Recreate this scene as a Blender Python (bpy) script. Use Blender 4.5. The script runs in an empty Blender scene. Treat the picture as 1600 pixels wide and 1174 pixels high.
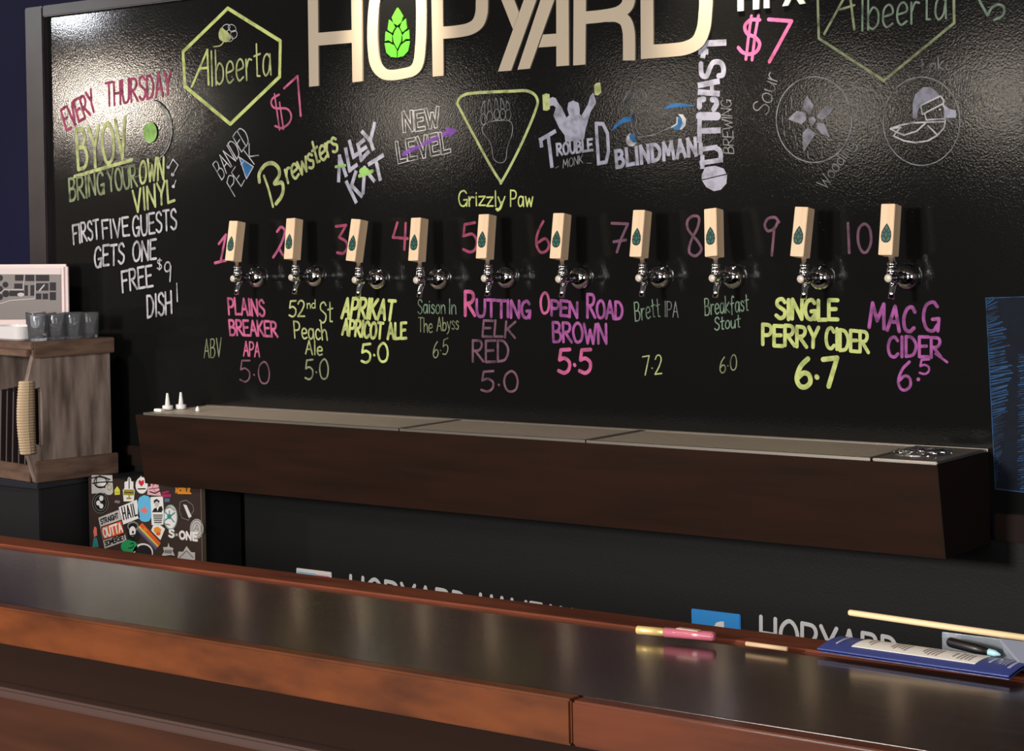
import bpy, bmesh, math, random
from mathutils import Vector, Matrix
random.seed(7)
S = bpy.context.scene
COL = S.collection

# ------------------------------------------------------------------ camera
F = 3011.0; CX, CY = 800.0, 349.4            # focal length and horizon point, in pixels of the 1600x1174 frame
YAW = math.atan(2266/3011); ROLL = math.atan(0.0204); D = 4.4; HE = 1.65
FW = Vector((-math.sin(YAW), math.cos(YAW), 0)); RT = Vector((math.cos(YAW), math.sin(YAW), 0)); UP = Vector((0, 0, 1))
CAM = Vector((0, -D, HE))
cd = bpy.data.cameras.new('camera'); cam = bpy.data.objects.new('camera', cd); COL.objects.link(cam)
c_, s_ = math.cos(ROLL), math.sin(ROLL)
# image right / image up expressed in the world (camera rolled by ROLL about its view axis)
ir = RT*c_ - UP*s_
iu = RT*s_ + UP*c_
cam.matrix_world = Matrix(((ir.x, iu.x, -FW.x, CAM.x), (ir.y, iu.y, -FW.y, CAM.y), (ir.z, iu.z, -FW.z, CAM.z), (0, 0, 0, 1)))
cd.sensor_fit = 'HORIZONTAL'; cd.sensor_width = 36.0; cd.lens = F/1600*36.0
cd.shift_x = 0.0; cd.shift_y = -(587.0-CY)/1600.0
cd.clip_end = 60
S.camera = cam

# ------------------------------------------------------------------ light
S.view_settings.view_transform = 'Standard'; S.view_settings.look = 'None'
S.view_settings.gamma = 1.0; S.view_settings.use_curve_mapping = False
S.view_settings.exposure = 0.0
W = bpy.data.worlds.new('world'); S.world = W; W.use_nodes = True
W.node_tree.nodes['Background'].inputs[0].default_value = (0.5, 0.55, 0.7, 1); W.node_tree.nodes['Background'].inputs[1].default_value = 0.05
def area(name, loc, tgt, sx, sy, power, col):
    l = bpy.data.lights.new(name, 'AREA'); l.shape = 'RECTANGLE'; l.size = sx; l.size_y = sy; l.energy = power; l.color = col
    o = bpy.data.objects.new(name, l); COL.objects.link(o); o.location = loc
    o.rotation_euler = (Vector(tgt)-Vector(loc)).to_track_quat('-Z', 'Y').to_euler(); return o
def bulb(name, loc, power, col, rad=0.05):
    l = bpy.data.lights.new(name, 'POINT'); l.energy = power; l.color = col; l.shadow_soft_size = rad
    o = bpy.data.objects.new(name, l); COL.objects.link(o); o.location = loc; return o
def spot(name, loc, tgt, power, col, ang, blend=0.6, rad=0.03):
    l = bpy.data.lights.new(name, 'SPOT'); l.energy = power; l.color = col; l.spot_size = math.radians(ang); l.spot_blend = blend; l.shadow_soft_size = rad
    o = bpy.data.objects.new(name, l); COL.objects.link(o); o.location = loc
    o.rotation_euler = (Vector(tgt)-Vector(loc)).to_track_quat('-Z', 'Y').to_euler(); return o
area('front_key_fill', (-3.3, -6.8, 2.3), (-3.2, 0, 1.4), 0.7, 0.6, 300, (1.0, 0.95, 0.90))
area('front_key_fill', (-1.0, -8.9, 1.7), (-1.5, 0, 1.4), 3.6, 1.6, 150, (0.98, 0.97, 0.97))  # added wide dim fill so the chrome has brightness to reflect, no window
area('side_fill', (2.5, -3.6, 1.7), (-4, -0.4, 1.4), 1.4, 1.4, 95, (1.0, 0.95, 0.9))  # added fill for the right faces of the tap handles, no window there
area('ceiling_light', (-2.2, -3.6, 3.15), (-2.2, -3.6, 0), 4.0, 0.4, 16, (1.0, 0.86, 0.72))
WARM = (1.0, 0.86, 0.68)
# lamps over the customer side, 4 m from the board
for i, (x, z, p) in enumerate([(-9.56, 2.49, 150), (-6.95, 2.27, 19), (-5.32, 2.23, 13), (-4.27, 2.17, 17), (-3.50, 2.19, 20)]):
    bulb('bar_lamp', (x, -4.0, z), p, (1.0, 0.88, 0.74), 0.13)
# left end of the board: added crate fill spot, then the corner lamp
spot('crate_fill_spot', (-5.5, -1.5, 3.12), (-5.0, -0.25, 1.1), 75, (1.0, 0.93, 0.86), 58, 0.8, 0.05)
bulb('corner_lamp', (-6.62, -1.2, 2.62), 22, (0.90, 0.93, 1.0), 0.06)
# wall washers above the sign
spot('sign_washer', (-3.72, -0.26, 2.80), (-3.72, 0, 2.30), 140, WARM, 44, 0.9)
spot('sign_washer', (-2.58, -0.26, 2.80), (-2.58, 0, 2.30), 125, WARM, 44, 0.9)
spot('sign_washer', (-4.95, -0.26, 2.80), (-4.95, 0, 2.42), 4, WARM, 50)

# ------------------------------------------------------------------ picture geometry -> world
def ray(u, v):
    a = (u-CX)/F; b = -(v-CY)/F
    return FW + ir*a + iu*b
def hit(u, v, axis, val):
    d = ray(u, v); t = (val-CAM[axis])/d[axis]; return CAM + d*t
def proj_u(p):
    d = Vector(p)-CAM; return CX+F*d.dot(ir)/d.dot(FW)
def ppm(p):                                  # pixels per metre for something upright at p
    return F/((Vector(p)-CAM).dot(FW))

# ------------------------------------------------------------------ materials
MATS = {}
def lin(c):
    return tuple(((x/255)/12.92 if x/255 <= .04045 else ((x/255+.055)/1.055)**2.4) for x in c)
def mat(name, rgb, rough=0.5, metal=0.0, spec=0.5, noise=None, bump=None, coat=0.0, trans=0.0, ior=1.45, emit=None):
    """rgb is sRGB 0-255.  noise=(rgb2, scale(xyz), detail, lo, hi)  bump=(scale(xyz), strength, distance)"""
    if name in MATS: return MATS[name]
    m = bpy.data.materials.new(name); m.use_nodes = True; nt = m.node_tree; b = nt.nodes['Principled BSDF']
    b.inputs['Base Color'].default_value = (*lin(rgb), 1); b.inputs['Roughness'].default_value = rough; b.inputs['Metallic'].default_value = metal
    b.inputs['Specular IOR Level'].default_value = spec; b.inputs['Coat Weight'].default_value = coat; b.inputs['Coat Roughness'].default_value = 0.12
    b.inputs['Transmission Weight'].default_value = trans; b.inputs['IOR'].default_value = ior
    if emit: b.inputs['Emission Color'].default_value = (*lin(rgb), 1); b.inputs['Emission Strength'].default_value = emit
    tc = nt.nodes.new('ShaderNodeTexCoord')
    def tex(scale, detail):
        mp = nt.nodes.new('ShaderNodeMapping'); mp.inputs['Scale'].default_value = scale; nt.links.new(tc.outputs['Object'], mp.inputs[0])
        n = nt.nodes.new('ShaderNodeTexNoise'); n.inputs['Scale'].default_value = 1.0; n.inputs['Detail'].default_value = detail; nt.links.new(mp.outputs[0], n.inputs['Vector']); return n
    if noise:
        n = tex(noise[1], noise[2]); r = nt.nodes.new('ShaderNodeValToRGB')
        r.color_ramp.elements[0].position = noise[3]; r.color_ramp.elements[1].position = noise[4]
        r.color_ramp.elements[0].color = (*lin(rgb), 1); r.color_ramp.elements[1].color = (*lin(noise[0]), 1)
        nt.links.new(n.outputs[0], r.inputs[0]); nt.links.new(r.outputs[0], b.inputs['Base Color'])
        if emit: nt.links.new(r.outputs[0], b.inputs['Emission Color'])
    if bump:
        n = tex(bump[0], 3.0); bp = nt.nodes.new('ShaderNodeBump'); bp.inputs['Strength'].default_value = bump[1]; bp.inputs['Distance'].default_value = bump[2]
        nt.links.new(n.outputs[0], bp.inputs['Height']); nt.links.new(bp.outputs[0], b.inputs['Normal'])
    MATS[name] = m; return m
def chalk(rgb, worn=0.55):
    g_ = sum(rgb)/3; rgb = tuple(int((x*.9+g_*.1)*.86) for x in rgb)
    k = 'chalk_%d_%d_%d_%d' % (*rgb, int(worn*100))
    worn = worn*.85; dim = tuple(int(x*worn+14*(1-worn)) for x in rgb)
    return mat(k, rgb, 0.75, 0, 0.2, noise=(dim, (38, 38, 38), 5.0, 0.42, 0.70))

BOARD = mat('chalkboard_paint', (20, 20, 20), 0.085, 0, 0.32, bump=((205, 205, 205), 0.4, 0.00065))
BOARD2 = mat('chalkboard_paint_matte', (22, 22, 23), 0.6, 0, 0.3, bump=((150, 150, 150), 0.2, 0.003))
NAVY = mat('navy_wall_paint', (17, 17, 44), 0.7, 0, 0.15)
FRAMEW = mat('dark_stained_frame', (48, 42, 46), 0.4, 0, 0.4, noise=((36, 31, 34), (6, 60, 6), 3, .4, .7))
RAILW = mat('dark_brown_trim', (36, 24, 20), 0.65, 0, 0.15)
LEDGEW = mat('dark_walnut_ledge', (44, 25, 16), 0.6, 0, 0.15, noise=((34, 20, 13), (3, 30, 30), 3, .35, .7), bump=((4, 60, 60), 0.08, 0.002))
BARTOP = mat('glossy_dark_bar_top', (56, 34, 24), 0.24, 0, 0.5, noise=((30, 18, 14), (5, 60, 30), 4, .35, .7), bump=((14, 90, 20), 0.06, 0.003), coat=0.5)
BARRED = mat('red_brown_bar_edge', (106, 55, 25), 0.4, 0, 0.3, noise=((72, 36, 17), (7, 22, 22), 5, .36, .68), coat=0.3)
BARRED2 = mat('deeper_brown_bar_edge', (98, 48, 26), 0.4, 0, 0.3, noise=((62, 30, 17), (4, 26, 26), 5, .36, .68), coat=0.3)
BARFRONT = mat('brown_bar_front', (68, 38, 24), 0.65, 0, 0.12, noise=((48, 27, 17), (2.5, 20, 20), 5, .36, .7))
BLACKP = mat('black_paint', (20, 21, 25), 0.6)
STEEL = mat('brushed_steel', (176, 168, 158), 0.34, 0.9, 0.5, bump=((300, 20, 20), 0.1, 0.001))
STEELD = mat('dull_steel_grille', (222, 206, 186), 0.5, 0.4)
CHROME = mat('chrome', (225, 225, 228), 0.07, 1.0)
MAPLE = mat('maple_block', (246, 217, 182), 0.5, 0, 0.3, noise=((234, 202, 164), (40, 40, 4), 4, .35, .7))
HOPDK = mat('hop_print_dark', (8, 34, 32), 0.5)
HOPTL = mat('hop_print_teal', (30, 104, 88), 0.5)
GOLD = mat('beige_gloss_letter', (172, 158, 138), 0.36, 0.0, 0.6)
CREAM = mat('cream_letter', (244, 232, 208), 0.4)
HOPG = mat('hop_green', (72, 158, 34), 0.5)
WHITEP = mat('white_plastic', (238, 236, 234), 0.4)
CRATEW = mat('grey_weathered_wood', (146, 130, 120), 0.75, 0, 0.2, noise=((86, 72, 66), (30, 30, 5), 5, .35, .7), bump=((40, 40, 5), 0.3, 0.003))
CRATEB = mat('brown_weathered_wood', (116, 92, 78), 0.75, 0, 0.2, noise=((78, 60, 52), (8, 8, 40), 5, .35, .7), bump=((8, 8, 60), 0.3, 0.003))
ROPE = mat('jute_rope', (196, 172, 142), 0.9, 0, 0.1)
CABW = mat('dark_brown_cabinet', (56, 42, 38), 0.5, 0, 0.4, noise=((48, 36, 32), (6, 6, 30), 3, .4, .7))
GLASS = mat('clear_glass', (240, 244, 250), 0.05, 0, 0.5, trans=0.95, ior=1.4)
PLAST = mat('clear_plastic', (205, 215, 225), 0.15, 0, 0.5, trans=0.75, ior=1.45)
MENUB = mat('menu_dark_cover', (44, 34, 36), 0.5)
BLUEM = mat('menu_navy_print', (60, 72, 138), 0.4)
PAPER = mat('menu_white_print', (255, 249, 238), 0.5)

# ------------------------------------------------------------------ mesh helpers
class MB:
    def __init__(s): s.v = []; s.f = []; s.m = []; s.mats = []; s.sm = []
    def mi(s, m):
        if m not in s.mats: s.mats.append(m)
        return s.mats.index(m)
    def add(s, vs, fs, m, smooth=False, M=None):
        k = len(s.v); i = s.mi(m)
        for p in vs:
            p = Vector(p); s.v.append(M @ p if M else p)
        for f in fs: s.f.append([k+q for q in f]); s.m.append(i); s.sm.append(smooth)
        return s
    def box(s, lo, hi, m, M=None):
        (a, b, c), (d, e, f) = lo, hi
        vs = [(a,b,c),(d,b,c),(d,e,c),(a,e,c),(a,b,f),(d,b,f),(d,e,f),(a,e,f)]
        return s.add(vs, [(0,3,2,1),(4,5,6,7),(0,1,5,4),(1,2,6,5),(2,3,7,6),(3,0,4,7)], m, False, M)
    def rbox(s, lo, hi, m, r=0.003, M=None, seg=2):
        bm = bmesh.new(); bmesh.ops.create_cube(bm, size=1)
        for v in bm.verts:
            v.co = Vector([(lo[i]+hi[i])/2 + v.co[i]*(hi[i]-lo[i]) for i in range(3)])
        bmesh.ops.bevel(bm, geom=list(bm.edges), offset=r, segments=seg, affect='EDGES')
        bm.verts.index_update()
        vs = [v.co.copy() for v in bm.verts]; fs = [[v.index for v in f.verts] for f in bm.faces]; bm.free()
        return s.add(vs, fs, m, False, M)
    def lathe(s, prof, m, n=24, M=None, smooth=True, close=False):
        """prof: list of (radius, z); closed ends where radius is 0"""
        vs = []; fs = []
        for (r, z) in prof:
            for k in range(n):
                a = 2*math.pi*k/n; vs.append((r*math.cos(a), r*math.sin(a), z))
        for j in range(len(prof)-1):
            for k in range(n):
                a, b = j*n+k, j*n+(k+1) % n
                fs.append((a, b, b+n, a+n))
        if prof[0][0] > 1e-6 and not close: fs.append(tuple(range(n-1, -1, -1)))
        if prof[-1][0] > 1e-6 and not close: fs.append(tuple((len(prof)-1)*n+k for k in range(n)))
        if close:
            j = len(prof)-1
            for k in range(n): fs.append((j*n+k, j*n+(k+1) % n, (k+1) % n, k))
        return s.add(vs, fs, m, smooth, M)
    def tube(s, pts, r, m, n=12, cap=True):
        pts = [Vector(p) for p in pts]; rs = r if isinstance(r, (list, tuple)) else [r]*len(pts)
        vs = []; fs = []
        for i, p in enumerate(pts):
            t = (pts[min(i+1, len(pts)-1)]-pts[max(i-1, 0)]).normalized()
            a = Vector((0, 0, 1)) if abs(t.z) < .9 else Vector((1, 0, 0))
            x = t.cross(a).normalized(); y = t.cross(x)
            for k in range(n):
                q = 2*math.pi*k/n; vs.append(p + x*math.cos(q)*rs[i] + y*math.sin(q)*rs[i])
        for j in range(len(pts)-1):
            for k in range(n):
                a, b = j*n+k, j*n+(k+1) % n; fs.append((a, b, b+n, a+n))
        if cap: fs += [tuple(range(n-1, -1, -1)), tuple((len(pts)-1)*n+k for k in range(n))]
        return s.add(vs, fs, m, True)
    def prism(s, poly, n0, n1, m, M=None):
        """poly: list of 3-D points, extruded by vectors n0 .. n1"""
        k = len(poly); n0 = Vector(n0); n1 = Vector(n1)
        vs = [Vector(p)+n0 for p in poly] + [Vector(p)+n1 for p in poly]
        fs = [tuple(range(k)), tuple(range(2*k-1, k-1, -1))] + [(i, (i+1) % k, (i+1) % k+k, i+k) for i in range(k)]
        return s.add(vs, fs, m, False, M)
    def build(s, name, parent=None, off=None, fix=True):
        me = bpy.data.meshes.new(name)
        o_ = Vector(off) if off else Vector((0, 0, 0))
        me.from_pydata([tuple(p-o_) for p in s.v], [], s.f)
        for m in s.mats: me.materials.append(m)
        for p, i, q in zip(me.polygons, s.m, s.sm): p.material_index = i; p.use_smooth = q
        me.update()
        if fix:
            bm = bmesh.new(); bm.from_mesh(me); bmesh.ops.recalc_face_normals(bm, faces=bm.faces); bm.to_mesh(me); bm.free()
        ob = bpy.data.objects.new(name, me); COL.objects.link(ob)
        if parent: ob.parent = parent
        return ob
def tag(o, label=None, cat=None, group=None, kind=None):
    if label: o['label'] = label
    if cat: o['category'] = cat
    if group: o['group'] = group
    if kind: o['kind'] = kind
    return o
def thing(name, loc, label, cat, group=None, rz=0.0):
    o = bpy.data.objects.new(name, None); COL.objects.link(o); o.location = loc; o.rotation_euler = (0, 0, rz); o.empty_display_size = 0.05
    return tag(o, label, cat, group)

# ------------------------------------------------------------------ the room
def struct(name, lo, hi, m):
    mb = MB().box(lo, hi, m); return tag(mb.build(name), kind='structure')
PLASTER = mat('grey_brown_plaster', (120, 112, 106), 0.8)
FLOORM = mat('dark_floor', (66, 58, 54), 0.5, noise=((50, 44, 40), (3, 3, 3), 4, .4, .7))
struct('wall_back', (-11.0, 0, 0), (2.6, 0.12, 3.2), NAVY)
struct('floor', (-11.0, -9.0, -0.1), (2.6, 0.12, 0), FLOORM)
struct('ceiling', (-11.0, -9.0, 3.2), (2.6, 0.12, 3.3), mat('dark_ceiling', (44, 42, 42), 0.8))
struct('wall_left', (-11.12, -9.0, 0), (-11.0, 0.12, 3.2), PLASTER)
struct('wall_right', (2.6, -9.0, 0), (2.72, 0.12, 3.2), PLASTER)
struct('wall_front', (-11.0, -9.12, 0), (2.6, -9.0, 3.2), PLASTER)

# ------------------------------------------------------------------ chalkboard
ZT1 = hit(80, 25, 1, -.03).z; ZT2 = hit(50, 11, 1, -.03).z
YB = -0.008                                   # face of the upper board
board = thing('chalkboard', (-3.3, 0, 0.93), 'large black chalkboard covered with chalk writing behind the beer taps', 'chalkboard')
BO = Vector(board.location)
MB().box((-5.31, YB, 0.932), (1.5, -.0013, ZT1), BOARD).build('board_panel', board, BO)
MB().rbox((-5.405, -0.03, 0.865), (-5.31, -.0013, ZT2), FRAMEW, 0.004).build('frame_rail', board, BO)
MB().rbox((-5.31, -0.03, ZT1), (1.5, -.0013, ZT2), FRAMEW, 0.004).build('frame_rail', board, BO)
MB().rbox((-5.31, -0.022, 0.865), (-4.605, -.0013, 0.932), RAILW, 0.003).build('frame_rail', board, BO)
MB().rbox((-1.868, -0.022, 0.865), (1.5, -.0013, 0.932), RAILW, 0.003).build('frame_rail', board, BO)
lower = thing('lower_chalkboard', (-1.5, 0, 0.0), 'plain black chalkboard wall under the drip tray ledge', 'chalkboard')
LO = Vector(lower.location)
MB().box((-5.30, -0.006, 0.02), (1.5, -.0013, 0.8645), BOARD2).build('board_panel', lower, LO)

# ---- stroke font: name -> (advance, [strokes]); a stroke starting with 's' is smoothed
G = {}
def g(ch, w, *st): G[ch] = (w, st)
s = 's'
g(' ', .35)
g('A', .62, [(0,0),(.3,1),(.6,0)], [(.11,.36),(.5,.36)])
g('B', .55, [(0,0),(0,1)], [s,(0,1),(.35,.98),(.45,.78),(.3,.56),(0,.53)], [s,(0,.53),(.4,.5),(.52,.26),(.36,.02),(0,0)])
g('C', .55, [s,(.52,.82),(.36,1),(.12,.9),(.0,.5),(.1,.1),(.34,0),(.54,.16)])
g('D', .58, [(0,0),(0,1)], [s,(0,1),(.34,.94),(.56,.55),(.4,.1),(0,0)])
g('E', .5, [(.5,1),(0,1),(0,0),(.5,0)], [(0,.52),(.4,.54)])
g('F', .48, [(.5,1),(0,1),(0,0)], [(0,.54),(.38,.56)])
g('G', .6, [s,(.52,.84),(.36,1),(.1,.88),(.0,.48),(.12,.08),(.36,0),(.52,.2)], [(.34,.4),(.58,.42),(.54,0)])
g('H', .55, [(0,0),(0,1)], [(.52,0),(.52,1)], [(0,.5),(.52,.5)])
g('I', .12, [(.05,0),(.05,1)])
g('J', .45, [s,(.4,1),(.42,.3),(.24,0),(.02,.2)])
g('K', .55, [(0,0),(0,1)], [(.5,1),(0,.42)], [(.12,.52),(.54,0)])
g('L', .45, [(0,1),(0,0),(.46,.02)])
g('M', .75, [(0,0),(.08,1),(.37,.3),(.64,1),(.74,0)])
g('N', .6, [(0,0),(.02,1),(.54,0),(.56,1)])
g('O', .62, [s,(.3,1),(.06,.8),(.0,.45),(.12,.08),(.32,0),(.54,.14),(.62,.5),(.52,.86),(.3,1)])
g('P', .52, [(0,0),(0,1)], [s,(0,1),(.38,.96),(.5,.74),(.36,.5),(0,.46)])
g('R', .56, [(0,0),(0,1)], [s,(0,1),(.38,.97),(.48,.76),(.34,.54),(0,.5)], [(.14,.5),(.56,0)])
g('S', .5, [s,(.48,.84),(.32,1),(.08,.92),(.06,.68),(.28,.52),(.48,.36),(.44,.1),(.22,0),(0,.14)])
g('T', .55, [(0,1),(.56,1)], [(.28,1),(.28,0)])
g('U', .58, [s,(0,1),(.01,.35),(.14,.03),(.3,0),(.46,.06),(.55,.35),(.56,1)])
g('V', .58, [(0,1),(.28,0),(.56,1)])
g('W', .8, [(0,1),(.2,0),(.4,.7),(.58,0),(.8,1)])
g('X', .56, [(0,1),(.56,0)], [(.54,1),(0,0)])
g('Y', .56, [(0,1),(.28,.5)], [(.56,1),(.26,.44),(.24,0)])
g('0', .55, [s,(.28,1),(.06,.8),(.0,.45),(.1,.1),(.28,0),(.48,.12),(.55,.5),(.46,.86),(.28,1)])
g('2', .5, [s,(.02,.8),(.14,.98),(.36,.98),(.46,.76),(.3,.4),(0,.02)], [(0,.02),(.5,.04)])
g('5', .5, [(.5,1),(.1,.96),(.04,.56)], [s,(.04,.54),(.26,.62),(.48,.46),(.46,.16),(.26,0),(0,.08)])
g('6', .5, [s,(.4,1),(.14,.74),(.0,.34),(.1,.06),(.3,0),(.48,.16),(.44,.42),(.24,.5),(.04,.34)])
g('7', .5, [(0,.96),(.5,1),(.2,0)])
g('9', .5, [s,(.46,.7),(.36,.96),(.14,.98),(.02,.76),(.12,.54),(.34,.56),(.46,.78)], [(.46,.78),(.4,0)])
g('$', .5, [s,(.48,.8),(.3,.9),(.08,.84),(.06,.64),(.28,.5),(.46,.36),(.44,.16),(.22,.08),(0,.2)], [(.27,1),(.25,0)])
g('.', .16, [(.07,.36),(.09,.34)])
g(',', .16, [(.07,.03),(.09,.0)])
g('!', .12, [(.05,.3),(.07,1)], [(.05,0),(.06,.03)])
g('a', .5, [s,(.44,.5),(.26,.62),(.06,.5),(.02,.18),(.16,0),(.36,.12),(.44,.4)], [(.44,.6),(.48,0)])
g('b', .48, [(0,1),(.02,0)], [s,(.02,.4),(.22,.6),(.44,.46),(.44,.14),(.22,0),(.02,.1)])
g('c', .42, [s,(.42,.5),(.24,.62),(.04,.44),(.04,.14),(.2,0),(.42,.1)])
g('d', .5, [(.46,1),(.46,0)], [s,(.46,.46),(.26,.6),(.04,.44),(.04,.14),(.22,0),(.46,.16)])
g('e', .46, [s,(.04,.3),(.42,.36),(.4,.54),(.24,.62),(.06,.5),(.02,.2),(.18,0),(.44,.08)])
g('f', .4, [s,(.4,.92),(.26,1),(.16,.84),(.14,.4),(.12,-.1)], [(0,.54),(.36,.58)])
g('h', .48, [(0,1),(.02,0)], [s,(.02,.36),(.22,.6),(.4,.5),(.44,.2),(.46,0)])
g('i', .14, [(.05,.6),(.07,0)], [(.05,.8),(.06,.82)])
g('k', .46, [(0,1),(.02,0)], [(.42,.62),(.02,.28),(.44,0)])
g('l', .14, [(.05,1),(.07,0)])
g('n', .48, [(0,.6),(.02,0)], [s,(.02,.36),(.22,.6),(.4,.5),(.44,.2),(.46,0)])
g('o', .48, [s,(.22,.62),(.04,.46),(.02,.16),(.2,0),(.4,.1),(.46,.36),(.36,.58),(.22,.62)])
g('r', .34, [(0,.6),(.02,0)], [s,(.02,.34),(.16,.58),(.34,.56)])
g('s', .38, [s,(.36,.5),(.2,.62),(.04,.52),(.14,.36),(.34,.24),(.3,.04),(.14,0),(0,.08)])
g('t', .38, [(.16,.96),(.18,.04),(.34,.02)], [(0,.62),(.38,.66)])
g('u', .48, [s,(0,.6),(.02,.2),(.16,0),(.34,.1),(.42,.36)], [(.44,.6),(.46,0)])
g('w', .66, [(0,.6),(.14,0),(.32,.5),(.48,0),(.64,.6)])
g('y', .46, [(0,.6),(.22,.06)], [s,(.46,.62),(.3,.2),(.16,-.16),(-.04,-.3)])
g('z', .44, [(0,.58),(.42,.6),(0,.02),(.44,.02)])
g('g', .5, [s,(.44,.5),(.26,.62),(.06,.5),(.04,.2),(.2,.06),(.4,.2),(.44,.5)], [s,(.44,.6),(.46,0),(.34,-.26),(.06,-.2)])

def smooth(pts, n=6):
    if len(pts) < 3: return pts
    out = []
    closed = (Vector(pts[0])-Vector(pts[-1])).length < 1e-6
    P = [Vector(p) for p in pts]
    for i in range(len(P)-1):
        p1, p2 = P[i], P[i+1]
        p0 = P[i-1] if i else (P[-2] if closed else p1*2-p2)
        p3 = P[i+2] if i+2 < len(P) else (P[1] if closed else p2*2-p1)
        for k in range(n):
            t = k/n
            out.append(0.5*((2*p1)+(p2-p0)*t+(2*p0-5*p1+4*p2-p3)*t*t+(3*p1-p0-3*p2+p3)*t**3))
    out.append(P[-1]); return out

class Chalk:
    """flat marks on an upright plane facing the camera side (plane y = y0); input points are photo pixels"""
    def __init__(s, y0=YB): s.mb = MB(); s.y0 = y0; s.acc = 0.0
    def P(s, u, v): return hit(u, v, 1, s.y0)
    def off(s):
        s.acc += 7e-6; return s.y0 - 0.0003 - s.acc
    def line(s, pts, w, m, sm=False, square=False):
        if sm: pts = smooth([Vector((p[0], p[1])) for p in pts])
        q = [s.P(p[0], p[1]) for p in pts]
        r = 0.5*w/ppm(q[0])
        q = [Vector((p.x, p.z)) for p in q]
        clean = [q[0]]
        for p in q[1:]:
            if (p-clean[-1]).length > 1e-4: clean.append(p)
        if len(clean) < 2: return s
        runs = [[clean[0]]]                      # a sharp corner starts a new pen stroke
        for k in range(1, len(clean)):
            runs[-1].append(clean[k])
            if k+1 < len(clean):
                a = (clean[k]-clean[k-1]).normalized(); b = (clean[k+1]-clean[k]).normalized()
                if a.dot(b) < .45: runs.append([clean[k]])
        for q in runs:
            y = s.off(); n = len(q); vs = []; fs = []
            for i, p in enumerate(q):
                a = (q[i]-q[i-1]).normalized() if i else (q[1]-q[0]).normalized()
                b = (q[i+1]-q[i]).normalized() if i+1 < n else a
                t = (a+b).normalized(); nn = Vector((-t.y, t.x)); k = r/max(.6, nn.dot(Vector((-a.y, a.x))))
                if square and i == 0: p = p-a*r
                if square and i == n-1: p = p+a*r
                s.acc += 2e-6; yy = y-2e-6*i
                L, M_ = p+nn*k, p-nn*k
                vs += [(L.x, yy, L.y), (M_.x, yy, M_.y)]
                if i: fs.append((2*i-2, 2*i, 2*i+1, 2*i-1))
            s.mb.add(vs, fs, m)
            if not square and w > 1.2:
                for p, d, yy in ((q[0], (q[0]-q[1]).normalized(), y), (q[-1], (q[-1]-q[-2]).normalized(), y-2e-6*(n-1))):
                    nn = Vector((-d.y, d.x)); arc = []
                    for k in range(7):
                        t = math.pi*k/6; e = p+nn*r*math.cos(t)+d*r*math.sin(t); arc.append((e.x, yy, e.y))
                    s.mb.add(arc, [tuple(range(7))], m)
        return s
    def fill(s, pts, m, sm=False):
        if sm: pts = smooth([Vector((p[0], p[1])) for p in list(pts)+[pts[0]]], 4)[:-1]
        y = s.off(); s.mb.add([(p.x, y, p.z) for p in (s.P(a[0], a[1]) for a in pts)], [tuple(range(len(pts)))], m); return s
    def ell(s, cx, cy, rx, ry, m, w=None, a0=0, a1=360, n=32, tilt=0):
        pts = []
        for i in range(n+1):
            t = math.radians(a0+(a1-a0)*i/n); x, y = rx*math.cos(t), ry*math.sin(t)
            c, d = math.cos(math.radians(tilt)), math.sin(math.radians(tilt))
            pts.append((cx+x*c-y*d, cy+x*d+y*c))
        if w: s.line(pts, w, m)
        else: s.fill(pts[:-1], m)
        return s
    def text(s, t, p0, p1, up, w, m, sp=.16, jit=.03, square=False, inner=None):
        tot = sum(G[c][0]+sp for c in t)-sp; x = 0
        jobs = []
        for c in t:
            adv, st = G[c]; j = random.uniform(-jit, jit)
            for k in st:
                smf = k[0] == 's'; k = k[1:] if smf else k
                pts = []
                for (a, b) in k:
                    f = (x+a)/tot; b2 = b+j
                    pts.append((p0[0]+(p1[0]-p0[0])*f+up[0]*b2, p0[1]+(p1[1]-p0[1])*f+up[1]*b2))
                jobs.append((smooth([Vector(p) for p in pts], 5) if smf else pts))
            x += adv+sp
        for pts in jobs: s.line(pts, w, m, square=square)
        if inner:
            for pts in jobs: s.line(pts, inner[0], inner[1], square=square)
        return s
    def done(s, name, label=None, parent=None, origin=None):
        o = s.mb.build(name, parent or board, origin or BO, fix=False)
        # keep every mark facing the room
        me = o.data; me.update()
        flip = [p.index for p in me.polygons if p.normal.y > 0]
        if flip:
            bm = bmesh.new(); bm.from_mesh(me); bm.faces.ensure_lookup_table()
            bmesh.ops.reverse_faces(bm, faces=[bm.faces[i] for i in flip]); bm.to_mesh(me); bm.free()
        if label: o['label'] = label
        return o
def zz(k, ox, oy):                            # points read off an enlarged crop -> photo pixels
    return lambda pts: [(ox+a/k, oy+b/k) for a, b in pts]

WHT = chalk((214, 212, 218), .7); WHT2 = mat('chalk_bright_white', (214, 214, 216), .8); GRY = chalk((150, 150, 154)); DGR = chalk((134, 134, 136)); LAV = chalk((182, 182, 204), .8)
LIME = chalk((226, 240, 138), .85); PLIME = chalk((206, 216, 140), .8); GLIME = chalk((150, 162, 118), .6); PINK = chalk((232, 108, 160), .75); ROSE = chalk((190, 80, 118), .7); MAUVE = chalk((138, 92, 118), .65)
GREEN = chalk((158, 214, 110), .85); BLUE = chalk((52, 122, 190), .85); PURP = chalk((134, 78, 186), .85); MAG = chalk((196, 96, 182), .7); HOT = chalk((236, 106, 168), .85); GRN2 = chalk((128, 150, 128), .6); SAGE = chalk((136, 166, 138), .55)

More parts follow.
